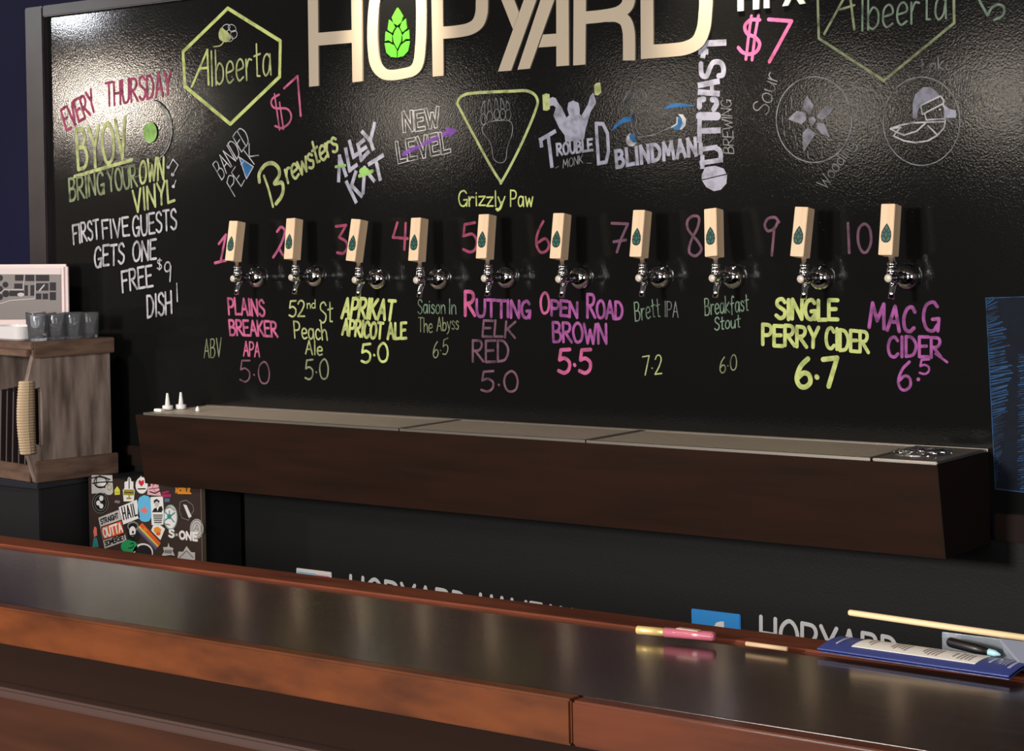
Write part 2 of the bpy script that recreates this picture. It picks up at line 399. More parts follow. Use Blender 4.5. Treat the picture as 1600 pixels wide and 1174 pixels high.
# -- notice on the left
c = Chalk()
c.text('EVERY', (104,204), (151,172), (-9,-32), 5, ROSE); c.text('THURSDAY', (166,166), (268,147), (-1,-36), 4.5, ROSE)
c.text('BYOV', (123,266), (200,246), (-4,-62), 6, PLIME); c.line([(117,276),(206,250)], 5.5, PLIME)
c.text('BRING', (110,315), (164,301), (-2,-34), 4.5, GLIME); c.text('YOUR', (171,300), (215,290), (-3,-33), 4.2, GLIME); c.text('OWN', (219,287), (257,279), (0,-34), 4.5, PLIME)
c.text('VINYL', (210,333), (273,313), (-2,-34), 4.6, PLIME)
c.line([(264,262),(271,249),(279,258),(271,273)], 1.8, WHT).ell(263.5,261.5,2.6,2.6,WHT).ell(270.5,273,2.8,2.8,WHT).line([(272,292),(275.5,282)], 1.8, WHT).ell(271.5,291.5,2.4,2.6,WHT)
c.text('FIRST', (116,381), (156,372), (-2,-29), 3.8, WHT); c.text('FIVE', (162,373), (203,368), (-2,-28), 3.8, WHT); c.text('GUESTS', (209,370), (277,358), (-1,-31), 3.8, WHT)
c.text('GETS', (149,418), (195,411), (0,-31), 4, WHT); c.text('ONE', (209,409), (245,404), (0,-30), 4, WHT)
c.text('FREE', (193,456), (240,447), (-2,-32), 4, WHT); c.text('$', (247,423), (254,422), (0,-18), 2, WHT); c.text('9', (258,440), (269,439), (0,-30), 3, WHT)
c.text('DISH', (232,497), (270,489), (-1,-34), 4, WHT); c.line([(277.5,443),(278.5,471)], 2.6, WHT)
c.ell(234,204,35,49,GRY,2,-75,62).ell(234,204,32,46,DGR,1.4,-60,55).ell(236,207,10.5,16,GREEN)
c.done('chalk_notice', 'pink, green and white chalk notice about bringing your own vinyl, with a record drawing')

# -- hexagon badge, left
c = Chalk()
hexa = [(356,13),(438,64),(437,120),(360,194),(289,135),(286,81),(356,13)]
c.line(hexa, 5.8, LIME)
c.line([(300,135),(324,78),(326,132)], 4, LIME).line([(313,107),(325,106)], 4, LIME)
c.text('lbeerta', (330,135), (424,117), (-1,-54), 3.2, PLIME, jit=.02)
for a in (20, 92, 164, 236, 308):
    x, y = 358+8*math.cos(math.radians(a)), 51+9*math.sin(math.radians(a)); c.ell(x, y, 5, 6.5, WHT, 1.2, tilt=a)
c.fill([(346,43),(352,47),(358,52),(361,60),(354,66),(344,62),(342,52)], PLIME, True).line([(352,62),(345,71),(334,73)], 2, PLIME, True)
c.done('chalk_badge', 'lime hexagon chalk badge with a clover, on the left')
c = Chalk()
c.line([(436,148),(426,154),(424,162),(430,169),(448,170),(455,180),(452,192),(441,200),(430,197)], 3.6, PINK, True).line([(429,147),(437,203)], 3, PINK).line([(437,160),(443,202)], 3, PINK)
c.line([(444,138),(465,119),(470,181)], 4, PINK)
c.done('chalk_price', 'pink chalk $7 price beside the left hexagon')

# -- brewery names
z3 = zz(7.62, 320, 170)
c = Chalk()
c.text('BANDED', (347,282), (391,219), (-14,-24), 1.8, WHT, sp=.1); c.line(z3([(360,1045),(265,880)]),1.8,WHT).line(z3([(265,880),(290,800),(340,810),(345,880),(310,930)]),1.8,WHT,True)
c.line(z3([(365,690),(320,760),(435,925),(475,850)]),1.8,WHT).line(z3([(380,840),(410,795)]),1.8,WHT)
c.line(z3([(470,500),(590,660)]),1.8,WHT).line(z3([(530,415),(530,570),(640,555)]),1.8,WHT)
c.fill(z3([(410,575),(580,690),(497,835)]), BLUE).line(z3([(410,575),(580,690),(497,835),(410,575)]),1.6,WHT).line(z3([(468,622),(432,665)]),1.4,WHT)
c.done('chalk_logo', 'white diagonal brewery name with a blue peak')
c = Chalk()
c.line(z3([(705,800),(760,960),(812,1165)]), 4.5, PLIME, True)
c.line(z3([(650,870),(650,770),(720,670),(810,650),(880,710),(885,800),(830,890),(915,880),(935,960),(910,1050),(850,1130)]), 6.5, PLIME, True)
c.text('rewsters', (450,286), (529,234), (-8,-34), 4.6, PLIME, sp=.06)
c.done('chalk_logo', 'pale green slanted brewery script')
z4 = zz(6.667, 500, 170)
c = Chalk()
for st in ([(195,745),(205,500),(270,690)], [(270,425),(310,640),(378,590)], [(310,345),(350,500),(400,465)], [(452,330),(398,375),(430,530),(500,455)], [(415,445),(475,405)], [(445,245),(522,330)], [(568,160),(525,330),(552,415)],
           [(280,770),(372,965)], [(372,665),(330,800),(430,905)], [(450,870),(465,620),(560,745)], [(515,575),(650,490)], [(582,535),(625,730)]):
    c.line(z4(st), 6.6, LAV, square=True)
c.line(z4([(165,605),(262,590)]), 4.5, GREEN).line(z4([(412,700),(545,650)]), 6, GREEN).ell(*z4([(462,655)])[0], 8, 7, GREEN)
c.done('chalk_logo', 'white blocky slanted brewery name with green accents')
c = Chalk()
c.text('NEW', (632,205), (686,196), (-2,-27), 7, WHT, inner=(4.4, BOARD), sp=.22, square=True)
c.line([(631,241),(700,207)], 7, PURP).fill([(696,198),(715,203),(703,216)], PURP)
c.text('LEVEL', (624,253), (702,236), (-4,-29), 7, WHT, inner=(4.4, BOARD), sp=.26, square=True)
c.line([(632,239),(655,229)], 5.5, PURP).line([(662,225),(684,215)], 5.5, PURP)
c.done('chalk_logo', 'outlined white brewery name with a purple arrow')
z3b = zz(4, 600, 0)
c = Chalk()
c.line(z3b([(480,690),(460,640),(490,600),(560,582),(800,570),(900,570),(955,612),(948,690),(850,920),(742,1125),(722,1125),(640,990),(480,690)]), 4.6, PLIME, True)
c.line(z3b([(620,790),(650,768),(700,755),(790,760),(802,830),(772,920),(760,1000),(722,1018),(685,990),(668,900),(618,825),(620,790)]), 1.4, GRY, True)
for (x, y), (tx, ty) in zip([(622,745),(662,728),(706,715),(743,715),(778,718)], [(628,630),(660,620),(700,612),(733,612),(770,632)]):
    px, py = z3b([(x, y)])[0]; qx, qy = z3b([(tx, ty)])[0]
    c.ell(px, py, 4.4, 8.6, GRY, 1.4, n=16); c.line([(px-3,py-9),(px-3,py-16),(qx,qy),(px+2,py-15),(px+2.5,py-9)], 1.2, GRY, True)
c.done('chalk_logo', 'pale green chalk triangle around a bear paw')
c = Chalk(); c.text('Grizzly', (717,322), (789,322), (0,-24), 2.6, LIME, sp=.1); c.text('Paw', (798,322), (833,323), (0,-25), 2.6, LIME)
c.line([(785,316),(781,326),(776,327)], 4, LIME, True)
c.done('chalk_caption', 'lime chalk caption under the paw triangle')
z5 = zz(6.906, 820, 110)
c = Chalk()
c.fill(z5([(262,305),(300,288),(335,300),(360,350),(400,400),(450,512),(478,482),(460,420),(470,350),(520,325),(580,350),(595,420),(592,470),(612,488),(680,370),(710,270),(740,240),(758,300),(770,350),(710,450),(690,520),(655,640),(640,742),(440,777),(430,700),(370,620),(310,490),(335,400),(310,380),(266,384)]), LAV)
c.fill(z5([(190,265),(230,248),(268,258),(272,420),(240,437),(198,430)]), PLIME).fill(z5([(748,160),(770,138),(815,130),(828,240),(790,270),(755,265)]), PLIME)
c.line(z5([(180,810),(172,748),(320,662)]), 6.5, LAV, square=True).line(z5([(255,720),(292,1030)]), 6.5, LAV, square=True)
c.text('ROUBLE', (871,242), (926,235), (-1,-17), 4, LAV, square=True, sp=.2)
c.text('MONK', (880,263), (911,255), (0,-13), 1.4, GRY); c.line([(868,263),(873,260)],1.3,GRY).line([(917,255),(924,255)],1.3,GRY)
c.line(z5([(772,575),(798,1005)]), 6, LAV, square=True).line(z5([(772,575),(845,578),(895,680),(905,880),(880,990),(798,1005)]), 6, LAV)
c.done('chalk_logo', 'white hooded figure raising two green mugs above a brewery name')
z6 = zz(7.335, 940, 120)
c = Chalk()
c.text('BLINDMAN', (964,261), (1089,241), (-2,-25), 6, LAV, square=True, sp=.24, jit=.02)
c.line(z6([(330,150),(250,275),(285,325),(350,400),(372,480),(342,560),(382,685),(440,690),(600,665),(800,575)]), 1.5, GRY).line(z6([(385,200),(300,320),(385,420),(405,500),(385,580),(430,650)]), 1.3, GRY).line(z6([(330,150),(385,200)]), 1.5, GRY)
c.line(z6([(365,440),(375,500),(360,570),(400,670)]), 5, chalk((84,84,90)), True).line(z6([(345,170),(275,290)]), 6, chalk((84,84,90)))
c.ell(*z6([(460,215)])[0], 7.5, 10.5, GRY, 1.2, tilt=-28).ell(*z6([(450,215)])[0], 4, 7.5, GRY, 1.1, tilt=-28)
c.fill(z6([(108,632),(160,540),(250,470),(350,450),(350,512),(250,530),(160,592)]), BLUE).fill(z6([(700,375),(780,320),(860,300),(960,308),(1080,332),(960,346),(860,345),(780,362)]), BLUE)
c.fill(z6([(330,640),(290,685),(282,745),(312,795),(365,798),(412,755),(360,750),(322,705)]), WHT).fill(z6([(335,645),(375,670),(412,748),(365,755),(325,712),(318,675)]), BLUE)
c.fill(z6([(880,428),(935,432),(972,490),(962,565),(915,610),(870,600),(925,545),(920,480)]), WHT).fill(z6([(868,462),(915,470),(932,530),(900,600),(850,612),(812,580),(872,545)]), BLUE).line(z6([(805,578),(865,540),(868,468)]), 2.2, WHT)
c.done('chalk_logo', 'white brewery name under blue eyes and a grey outlined figure')
c = Chalk()
z7 = zz(4.52, 1060, 50)
for st in ([(205,1000),(170,1035),(200,1095),(250,1110),(310,1085),(330,1030),(300,975),(230,960),(195,985),(205,1030)],):
    c.fill(z7([(165,1010),(190,955),(260,945),(320,965),(345,1010),(340,1070),(300,1115),(250,1125),(195,1095),(165,1045)]), LAV)
    c.line(z7([(168,1045),(340,1005)]), 1.6, BOARD)
for st in ([(165,925),(300,905)], [(158,830),(262,815)], [(170,885),(170,950)], [(158,800),(158,850)]): c.line(z7(st), 7.5, LAV, square=True)
c.line(z7([(262,820),(290,835),(300,870),(298,900)]), 8, LAV, True)
c.line(z7([(150,640),(150,765)]), 8, LAV, square=True).line(z7([(150,700),(282,695)]), 9, LAV, square=True)
c.line(z7([(150,595),(275,595)]), 13, LAV).line(z7([(150,530),(150,480),(180,475)]), 9, LAV).line(z7([(250,545),(270,510),(262,482),(240,478)]), 9, LAV, True)
c.line(z7([(155,425),(275,435)]), 9, LAV, square=True).line(z7([(155,375),(275,350)]), 9, LAV, square=True).line(z7([(235,365),(240,430)]), 7, LAV, square=True)
c.line(z7([(160,225),(165,300),(200,310),(225,250),(250,215),(295,215),(318,250),(315,300),(285,310)]), 8.5, LAV, True)
c.line(z7([(160,140),(195,140),(320,70)][:2]), 9, LAV, square=True).line(z7([(175,165),(190,80)]), 9, LAV, square=True).line(z7([(225,80),(320,75)]), 10, LAV, square=True)
c.text('BREWING', (1147,240), (1142,156), (-16,-1), 1.6, GRY, sp=.1)
c.done('chalk_logo', 'large white brewery name written upwards')
c = Chalk(); z8 = zz(9.394, 1130, 0)
c.line(z8([(535,290),(400,295),(320,380),(350,490),(470,550),(535,640),(500,745),(400,795),(290,770),(225,700)]), 6, HOT, True).line(z8([(415,235),(375,520),(335,870)]), 5, HOT).line(z8([(520,225),(470,500),(425,880)]), 5, HOT)
c.line(z8([(670,285),(1005,310),(680,905)]), 6, HOT)
c.done('chalk_price', 'bright pink chalk $7 price at the top right')
c = Chalk()
c.line([(1375,-95),(1277,-30),(1279.5,60),(1381,126),(1491,36),(1490,-40),(1375,-95)], 4.2, GLIME)
c.line([(1288,53),(1327,-18),(1335,46)], 4, GLIME).line([(1312,15),(1335,8)], 3.6, GLIME)
c.text('lbeerta', (1345,47), (1479,29), (1,-56), 3.4, GRN2, jit=.02)
c.done('chalk_badge', 'fading green hexagon chalk badge cut off by the top right')
c = Chalk(); c.line([(1524,-14),(1532,4),(1543,24)], 4, GRN2).line([(1543,24),(1550,12),(1560,7),(1569,12),(1567,24),(1554,31)], 4, GRN2, True).done('chalk_price', 'green chalk numeral at the top right corner')
z5b = zz(4, 1200, 0)
c = Chalk()
c.text('Sour', (1199,180), (1217,118), (-24,-9), 1.8, DGR, sp=.12)
c.ell(1272,187,59,67,GRY,1.7,n=48)
for p in ([(245,600),(285,660),(265,715),(220,680),(222,640)], [(128,745),(180,695),(235,705),(240,750),(210,775)], [(415,665),(340,680),(308,730),(340,748),(385,715)], [(305,770),(350,770),(385,855),(340,840),(310,800)], [(220,830),(250,800),(298,835),(225,945),(218,870)], [(258,745),(285,730),(300,750),(280,785),(258,765)]):
    c.fill(z5b(p), chalk((150,150,166), .75)); c.line(z5b(p+[p[0]]), 1, GRY)
for x, a, b in ((210,530,555),(322,520,610),(147,600,680),(112,660,720),(90,725,780),(102,790,850),(135,765,800),(172,850,880),(183,890,940),(250,945,990),(335,875,910),(337,935,990)): c.line(z5b([(x, a), (x+3, b)]), 1.4, DGR)
c.text('Wooding', (1291,296), (1338,226), (-15,-11), 1.8, DGR, sp=.1)
c.done('chalk_logo', 'grey chalk circle around a five-petalled flower')
c = Chalk()
c.ell(1440,189.5,60,69,GRY,1.7,n=48)
c.fill(z5b([(905,740),(905,650),(920,590),(970,545),(1020,545),(1060,580),(1075,602),(960,655),(938,690),(930,740)]), chalk((150,150,168), .75))
for st in ([(955,660),(1080,600),(1100,630),(1095,648),(965,715),(955,660)], [(980,712),(990,750),(1105,742),(1108,690),(1095,650)], [(765,805),(830,795),(785,850),(850,880),(920,892),(1000,880),(1060,845),(1100,800),(1110,748)], [(765,805),(820,785),(900,768),(985,765),(1105,760)], [(985,770),(930,820),(850,845),(800,825),(765,805)], [(1000,785),(1055,840)]):
    c.line(z5b(st), 2.4, WHT)
c.fill(z5b([(1100,655),(1135,682),(1175,690),(1175,735),(1105,738)]), LAV).ell(*z5b([(1075,685)])[0], 1.6, 1.6, WHT)
c.text('Lake', (1441,112), (1487,108), (0,-20), 1.8, DGR); c.text('City', (1485,134), (1514,130), (0,-18), 1.7, DGR); c.text('Cider', (1502,165), (1536,156), (0,-17), 1.6, DGR)
c.done('chalk_logo', 'grey chalk circle around a duck wearing a floppy hat')

# -- tap numbers
NUM = [
 [[(342,381),(353,367),(345,408)], [(336,411),(353,407)]],
 [['s',(433,362),(439,355),(445,360),(443,372),(436,388),(427,402)], ['s',(436,388),(442,398),(448,401)]],
 [[(525,354),(541,352),(530,371)], ['s',(530,371),(541,378),(542,389),(536,396),(527,395)]],
 [[(621,348),(614,371),(637,373)], [(634,349),(632,390)]],
 [[(742,348),(726,351),(724,369)], ['s',(724,369),(738,366),(745,376),(743,389),(735,394),(724,390)]],
 [['s',(849,346),(841,362),(838,380),(844,394),(854,392),(858,382),(852,373),(841,379)]],
 [[(956,349),(981,350),(970,375),(964,394)], [(959,378),(978,375)]],
 [['s',(1092,340),(1082,338),(1074,346),(1076,360),(1090,377),(1096,390),(1087,400),(1077,394),(1080,376),(1090,356),(1092,340)]],
 [['s',(1217,347),(1211,340),(1200,342),(1195,352),(1200,361),(1210,357),(1215,348)], [(1210,356),(1206,399)]],
 [[(1325,349),(1327,395)], ['s',(1351,350),(1342,358),(1341,378),(1347,393),(1355,393),(1361,378),(1359,358),(1351,350)]]]
NC = [PINK, PINK, ROSE, ROSE, ROSE, ROSE, MAUVE, MAUVE, MAUVE, MAUVE]
for i, sts in enumerate(NUM):
    c = Chalk()
    for st in sts:
        sm = st[0] == 's'; c.line(st[1:] if sm else st, 4.6, NC[i], sm)
    c.done('chalk_number', 'pink chalk tap number %d' % (i+1))

# -- beer names
def beer(label, *rows):
    for nm, lb, sel in (('chalk_beer_name', label, False), ('chalk_strength', label.replace('beer name', 'alcohol strength'), True)):
        c = Chalk()
        for t, p0, p1, up, w, m in rows:
            if (t[0] in '567' and '.' in t) == sel: c.text(t, p0, p1, up, w, m, sp=.14)
        c.done(nm, lb)
Chalk().text('ABV', (319,560), (346,557), (0,-29), 2, GLIME).done('chalk_caption', 'thin green ABV caption left of the first beer')
beer('pink chalk beer name under tap 1', ('PLAINS',(358,491),(414,494),(-2,-25),4,PINK), ('BREAKER',(360,524),(434,526),(-2,-23),4,PINK), ('APA',(381,556),(406,557),(0,-22),3,PINK), ('5.0',(375,595),(421,600),(0,-34),2.8,MAUVE))
beer('pale green chalk beer name under tap 2', ('52',(452,495),(476,496),(0,-25),3,PLIME), ('nd',(480,482),(493,482),(0,-13),1.8,PLIME), ('St',(500,506),(520,504),(0,-32),2.8,PLIME), ('Peach',(461,528),(512,531),(-2,-26),2.8,PLIME), ('Ale',(478,553),(504,556),(0,-21),2.8,PLIME), ('5.0',(477,593),(513,593),(0,-31),3,GLIME))
beer('bright lime chalk beer name under tap 3', ('APRIKAT',(534,496),(614,500),(4,-30),5.5,LIME), ('APRICOT',(535,523),(597,530),(2,-24),4.8,LIME), ('ALE',(606,530),(635,528),(0,-24),4.8,LIME), ('5.0',(565,566),(606,566),(0,-29),4.2,LIME))
beer('thin green chalk beer name under tap 4', ('Saison',(653,490),(696,490),(0,-22),1.9,SAGE), ('In',(702,490),(713,490),(0,-23),1.9,SAGE), ('The',(654,519),(676,520),(0,-22),1.9,GLIME), ('Abyss',(683,518),(717,514),(0,-21),1.8,GLIME), ('6.5',(677,560),(700,552),(0,-24),1.9,GLIME))
beer('faded pink chalk beer name under tap 5', ('R',(727,493),(742,493),(0,-37),6,HOT), ('UTTING',(745,494),(829,497),(0,-26),5.2,MAG), ('ELK',(754,526),(805,528),(2,-25),4,MAUVE), ('RED',(739,566),(795,565),(0,-33),4.2,MAUVE), ('5.0',(752,612),(809,612),(0,-32),3.8,MAUVE))
beer('purple pink chalk beer name under tap 6', ('O',(845,489),(858,489),(0,-32),4.6,HOT), ('PEN',(862,492),(903,496),(0,-23),5,MAG), ('R',(918,496),(930,496),(0,-36),5,MAG), ('OAD',(933,497),(973,499),(0,-27),4.8,MAG), ('BROWN',(865,534),(949,537),(-1,-30),4.8,MAG), ('5.5',(873,582),(923,584),(0,-37),6,HOT))
beer('thin green chalk beer name under tap 7', ('Brett',(993,502),(1032,495),(-2,-29),1.9,SAGE), ('IPA',(1039,495),(1060,496),(0,-24),1.7,DGR), ('7.2',(1004,587),(1034,585),(0,-30),2.2,PLIME))
beer('thin green chalk beer name under tap 8', ('Breakfast',(1102,493),(1170,486),(-1,-26),2,SAGE), ('Stout',(1117,516),(1157,511),(0,-20),2,SAGE), ('6.0',(1125,583),(1151,578),(0,-24),2,GLIME))
beer('bright lime chalk beer name under tap 9', ('SINGLE',(1213,498),(1309,500),(0,-30),6.5,LIME), ('PERRY',(1192,539),(1279,543),(0,-31),6.2,LIME), ('CIDER',(1291,545),(1357,551),(0,-32),5.8,LIME), ('6.7',(1245,605),(1308,603),(0,-44),8,LIME))
c = Chalk()
c.text('MAC', (1358,512), (1428,519), (3,-38), 6, MAG); c.text('G', (1443,517), (1468,517), (0,-45), 5.6, MAG); c.text('CIDER', (1388,557), (1471,558), (0,-31), 5.2, MAG); c.line([(1462,553),(1480,566)], 4, MAG)
c.done('chalk_beer_name', 'magenta chalk beer name under tap 10'); c = Chalk()
c.text('6', (1403,611), (1423,611), (2,-44), 4.8, MAG); c.ell(1435,593,3,3,MAG); c.text('5', (1437,585), (1452,585), (0,-23), 3.6, MAG)
c.done('chalk_strength', 'magenta chalk alcohol strength under tap 10')
# -- blue panel drawing on the right edge
c = Chalk()
NB = chalk((20, 28, 46), .8); BB = chalk((44, 92, 146), .6); BD = chalk((36, 62, 98), .5)
c.fill([(1541,466),(1760,458),(1775,790),(1556,764)], NB)
for i in range(74):
    y = 470+i*3.9; x0 = 1541+(y-466)*.048; wd = (14+26*min(1, (i+2)/26.0)) if i < 26 else max(6, 40-(i-26)*.75)
    c.line([(x0+1, y+random.uniform(-1, 2)), (x0+wd*random.uniform(.55, 1), y-4+random.uniform(-3, 1))], random.uniform(1.0, 2.6), BB if i < 46 else BD)
for i in range(60):
    y = 555+i*3.6; c.line([(1594+random.uniform(-4, 3), y), (1625, y-5)], random.uniform(1, 2.2), BD if random.random() < .6 else BB)
c.line([(1541,466),(1760,458)], 1.4, BB).line([(1541,466),(1556,764),(1775,790)], 1.6, BB)
c.done('chalk_drawing', 'tall blue hatched chalk rectangle at the right edge')

# -- writing on the lower wall
c = Chalk(-0.006)
c.text('HOPYARD', (548,945), (730,973), (0,-45), 6, WHT2, jit=0); c.text('HALIFAX', (751,975), (895,999), (0,-46), 6, WHT2, jit=0)
c.done('chalk_caption', 'white chalk shop name half hidden by the bar, on the left', lower, LO)
c = Chalk(-0.006); c.text('HOPYARD', (1189,1014), (1404,1048), (0,-50), 6.5, WHT2, jit=0)
c.done('chalk_caption', 'white chalk shop name half hidden by the blue menu', lower, LO)
def card(x0, x1, z0, z1, label, fn):
    t = thing('sign_card', ((x0+x1)/2, -0.006, z0), label, 'sign'); o = Vector(t.location)
    fn(t, o); return t
def ig(t, o):
    x0, x1, z0, z1 = -4.175, -4.027, 0.44, 0.588
    MB().rbox((x0, -0.011, z0), (x1, -0.006, z1), WHITEP, 0.002).build('card_panel', t, o)
    MB().box((x0+.008, -0.0125, z1-.05), (x0+.085, -0.0112, z1-.010), mat('card_sky_blue', (150, 196, 226))).box((x0+.085, -0.0125, z1-.05), (x1-.008, -0.0112, z1-.012), mat('card_pink', (224, 150, 180))).build('print', t, o)
card(-4.175, -4.027, .44, .588, 'white square card with pale blue and pink print behind the bar', ig)
def fb(t, o):
    x0, x1, z0, z1 = -2.731, -2.580, 0.46, 0.611
    MB().rbox((x0, -0.011, z0), (x1, -0.006, z1), mat('card_blue', (46, 148, 228), .5), 0.002).build('card_panel', t, o)
    m = MB(); xs = -2.667; a = [(xs+.0, z0+.0), (xs+.0, z1-.07), (xs+.004, z1-.045), (xs+.014, z1-.029), (xs+.028, z1-.024), (xs+.038, z1-.024), (xs+.038, z1-.052), (xs+.030, z1-.056), (xs+.030, z0)]
    m.prism([(p[0], 0, p[1]) for p in a], (0, -0.0125, 0), (0, -0.0112, 0), WHITEP); m.build('emblem', t, o)
card(-2.731, -2.58, .46, .611, 'bright blue square card with a white emblem, above the bar left of the menu', fb)

# ------------------------------------------------------------------ mounted sign letters
sign = thing('wall_sign', (-3.35, YB, 2.08), 'large beige sign lettering across the chalkboard top with a green hop', 'sign')
SO = Vector(sign.location)
def poly_letter(polys, name='letter', parent=sign, m=GOLD, th=0.006, org=None):
    mb = MB()
    for i, p in enumerate(polys):
        q = [hit(u, v, 1, YB) for u, v in p]
        mb.prism(q, (0, -.0006, 0), (0, -th-.0004*i, 0), m)
    return mb.build(name, parent, org or SO)
def band(path, w):                            # constant-width outline of a centre line given in pixels -> two-sided strip polygon
    q = [Vector(p) for p in path]; L = []; R = []
    for i, p in enumerate(q):
        a = (q[i]-q[i-1]).normalized() if i else (q[1]-q[0]).normalized()
        b = (q[i+1]-q[i]).normalized() if i+1 < len(q) else a
        t = (a+b).normalized(); n = Vector((-t.y, t.x)); k = w/2/max(.5, n.dot(Vector((-a.y, a.x))))
        L.append(p+n*k); R.append(p-n*k)
    return [tuple(p) for p in L] + [tuple(p) for p in reversed(R)]
poly_letter([[(482.6,-25),(498.4,-27),(500,134.3),(485,135.8)], [(499,51.5),(552,47),(552.3,67),(499.4,71.5)], [(550.6,-32),(566.6,-34),(568.6,127),(553,129)]])
oc = [(584,46),(585,80),(589,102),(600,115),(614,117.5),(632,115),(648,110),(656,97),(659,70),(660,46),(660,0),(657,-16),(646,-26),(630,-26),(606,-22),(593,-12),(587,4),(584,46)]
oc = [tuple(p) for p in smooth([Vector(p) for p in oc], 5)]
mb = MB(); n = len(oc)-1
vs = []; fs = []
for i in range(n):
    a = (Vector(oc[(i+1) % n])-Vector(oc[i-1])).normalized(); nn = Vector((-a.y, a.x))
    for sgn, w in ((1, 8.2), (-1, 8.2)):
        p = Vector(oc[i])+nn*sgn*w; h = hit(p.x, p.y, 1, YB)
        vs += [h, h+Vector((0, -.006, 0))]
for i in range(n):
    a, b = 4*i, 4*((i+1) % n)
    fs += [(a+1, b+1, b+3, a+3), (a, b, b+1, a+1), (a+2, a+3, b+3, b+2), (a, a+2, b+2, b)]
mb.add(vs, fs, GOLD).build('letter', sign, SO)
bowl = [tuple(p) for p in smooth([Vector(p) for p in [(694,51.5),(715,49.5),(735,45.5),(748,37),(754,22),(755,4),(755,-14),(750,-26),(738,-34),(715,-36),(694,-33)]], 5)]
poly_letter([[(675.5,-45),(693.5,-47),(695,118.5),(678,120)], band(bowl, 19)])
poly_letter([[(780,112),(800.5,110.5),(858,-50),(838,-50),(815,15),(804,45)], [(803.5,46),(813,19.5),(788,-46),(768,-44)]])
poly_letter([[(810.5,109),(829.5,107.5),(866.5,4),(871,-10),(871,-58),(868,-56),(855,-26)], [(871.3,104),(891,102.5),(890,-58),(871,-57)], [(843.5,74.5),(871.3,72.5),(871.3,52.8),(850.5,54.3)]])
rb = [tuple(p) for p in smooth([Vector(p) for p in [(916.5,28),(945,25),(968,20),(981,10),(985,-4),(985,-22),(978,-38),(962,-46),(917,-44)]], 5)]
rl = [tuple(p) for p in smooth([Vector(p) for p in [(950,25),(966,25.5),(979,33),(984,48),(985,66),(985,94.7)]], 5)]
poly_letter([[(898.5,-62),(918,-64),(916.5,101),(897.5,102.5)], band(rb, 19.5), band(rl, 19)])
db = [tuple(p) for p in smooth([Vector(p) for p in [(1021.5,80.5),(1050,78.5),(1074,75),(1092,65),(1101,45),(1104,20),(1105,0),(1105,-30),(1098,-56),(1080,-70),(1022,-66)]], 5)]
poly_letter([[(1002.3,-74),(1022,-76),(1022.8,91),(1003.2,92.6)], band(db, 21)])
SCALES = [[(0,1),(.2,.92),(.42,.81),(.3,.70),(0,.64),(-.3,.70),(-.42,.81),(-.2,.92)], [(0,.61),(.2,.53),(.33,.43),(.28,.32),(0,.17),(-.28,.32),(-.33,.43),(-.2,.53)]]
for q in ([(.64,.77),(.33,.69),(.2,.6),(.40,.5),(.74,.57)], [(.9,.54),(.56,.49),(.4,.44),(.4,.31),(.66,.36),(.94,.35)], [(.97,.31),(.65,.31),(.28,.245),(.05,.12),(.03,0),(.48,.02),(.84,.12)]):
    SCALES += [q, [(-a, b) for a, b in q]]
mb = MB()
for q in SCALES:
    mb.prism([hit(622+x*20.5, 90-y*78-x*1.7, 1, YB) for x, y in q], (0, 0, 0), (0, -.004, 0), HOPG)
tag(mb.build('hop_emblem', sign, SO), 'green hop cone of ten scales inside the O')
small = thing('wall_lettering', (-2.45, YB, 2.24), 'cream block lettering cut off by the top edge above the bright pink price', 'sign')
so2 = Vector(small.location)
poly_letter([[(1154,-40),(1163.5,-41),(1163.5,17),(1154,17.8)], [(1178,-43),(1187.5,-44),(1187.5,14.4),(1178.3,15.3)], [(1163.5,-18),(1178,-19),(1178,-9),(1163.5,-8)]], parent=small, m=CREAM, org=so2)
poly_letter([[(1195,-45),(1203.5,-46),(1203.7,12.6),(1195,13.4)], band([(1203.5,-11),(1214,-14),(1216,-26),(1213,-38),(1203.5,-40)], 8)], parent=small, m=CREAM, org=so2)
poly_letter([[(1224,10),(1233,9),(1241.5,-8),(1251,7),(1260,5.6),(1246.5,-20),(1258,-44),(1249,-43),(1242,-29),(1235,-42),(1226,-41),(1237,-18)]], parent=small, m=CREAM, org=so2)

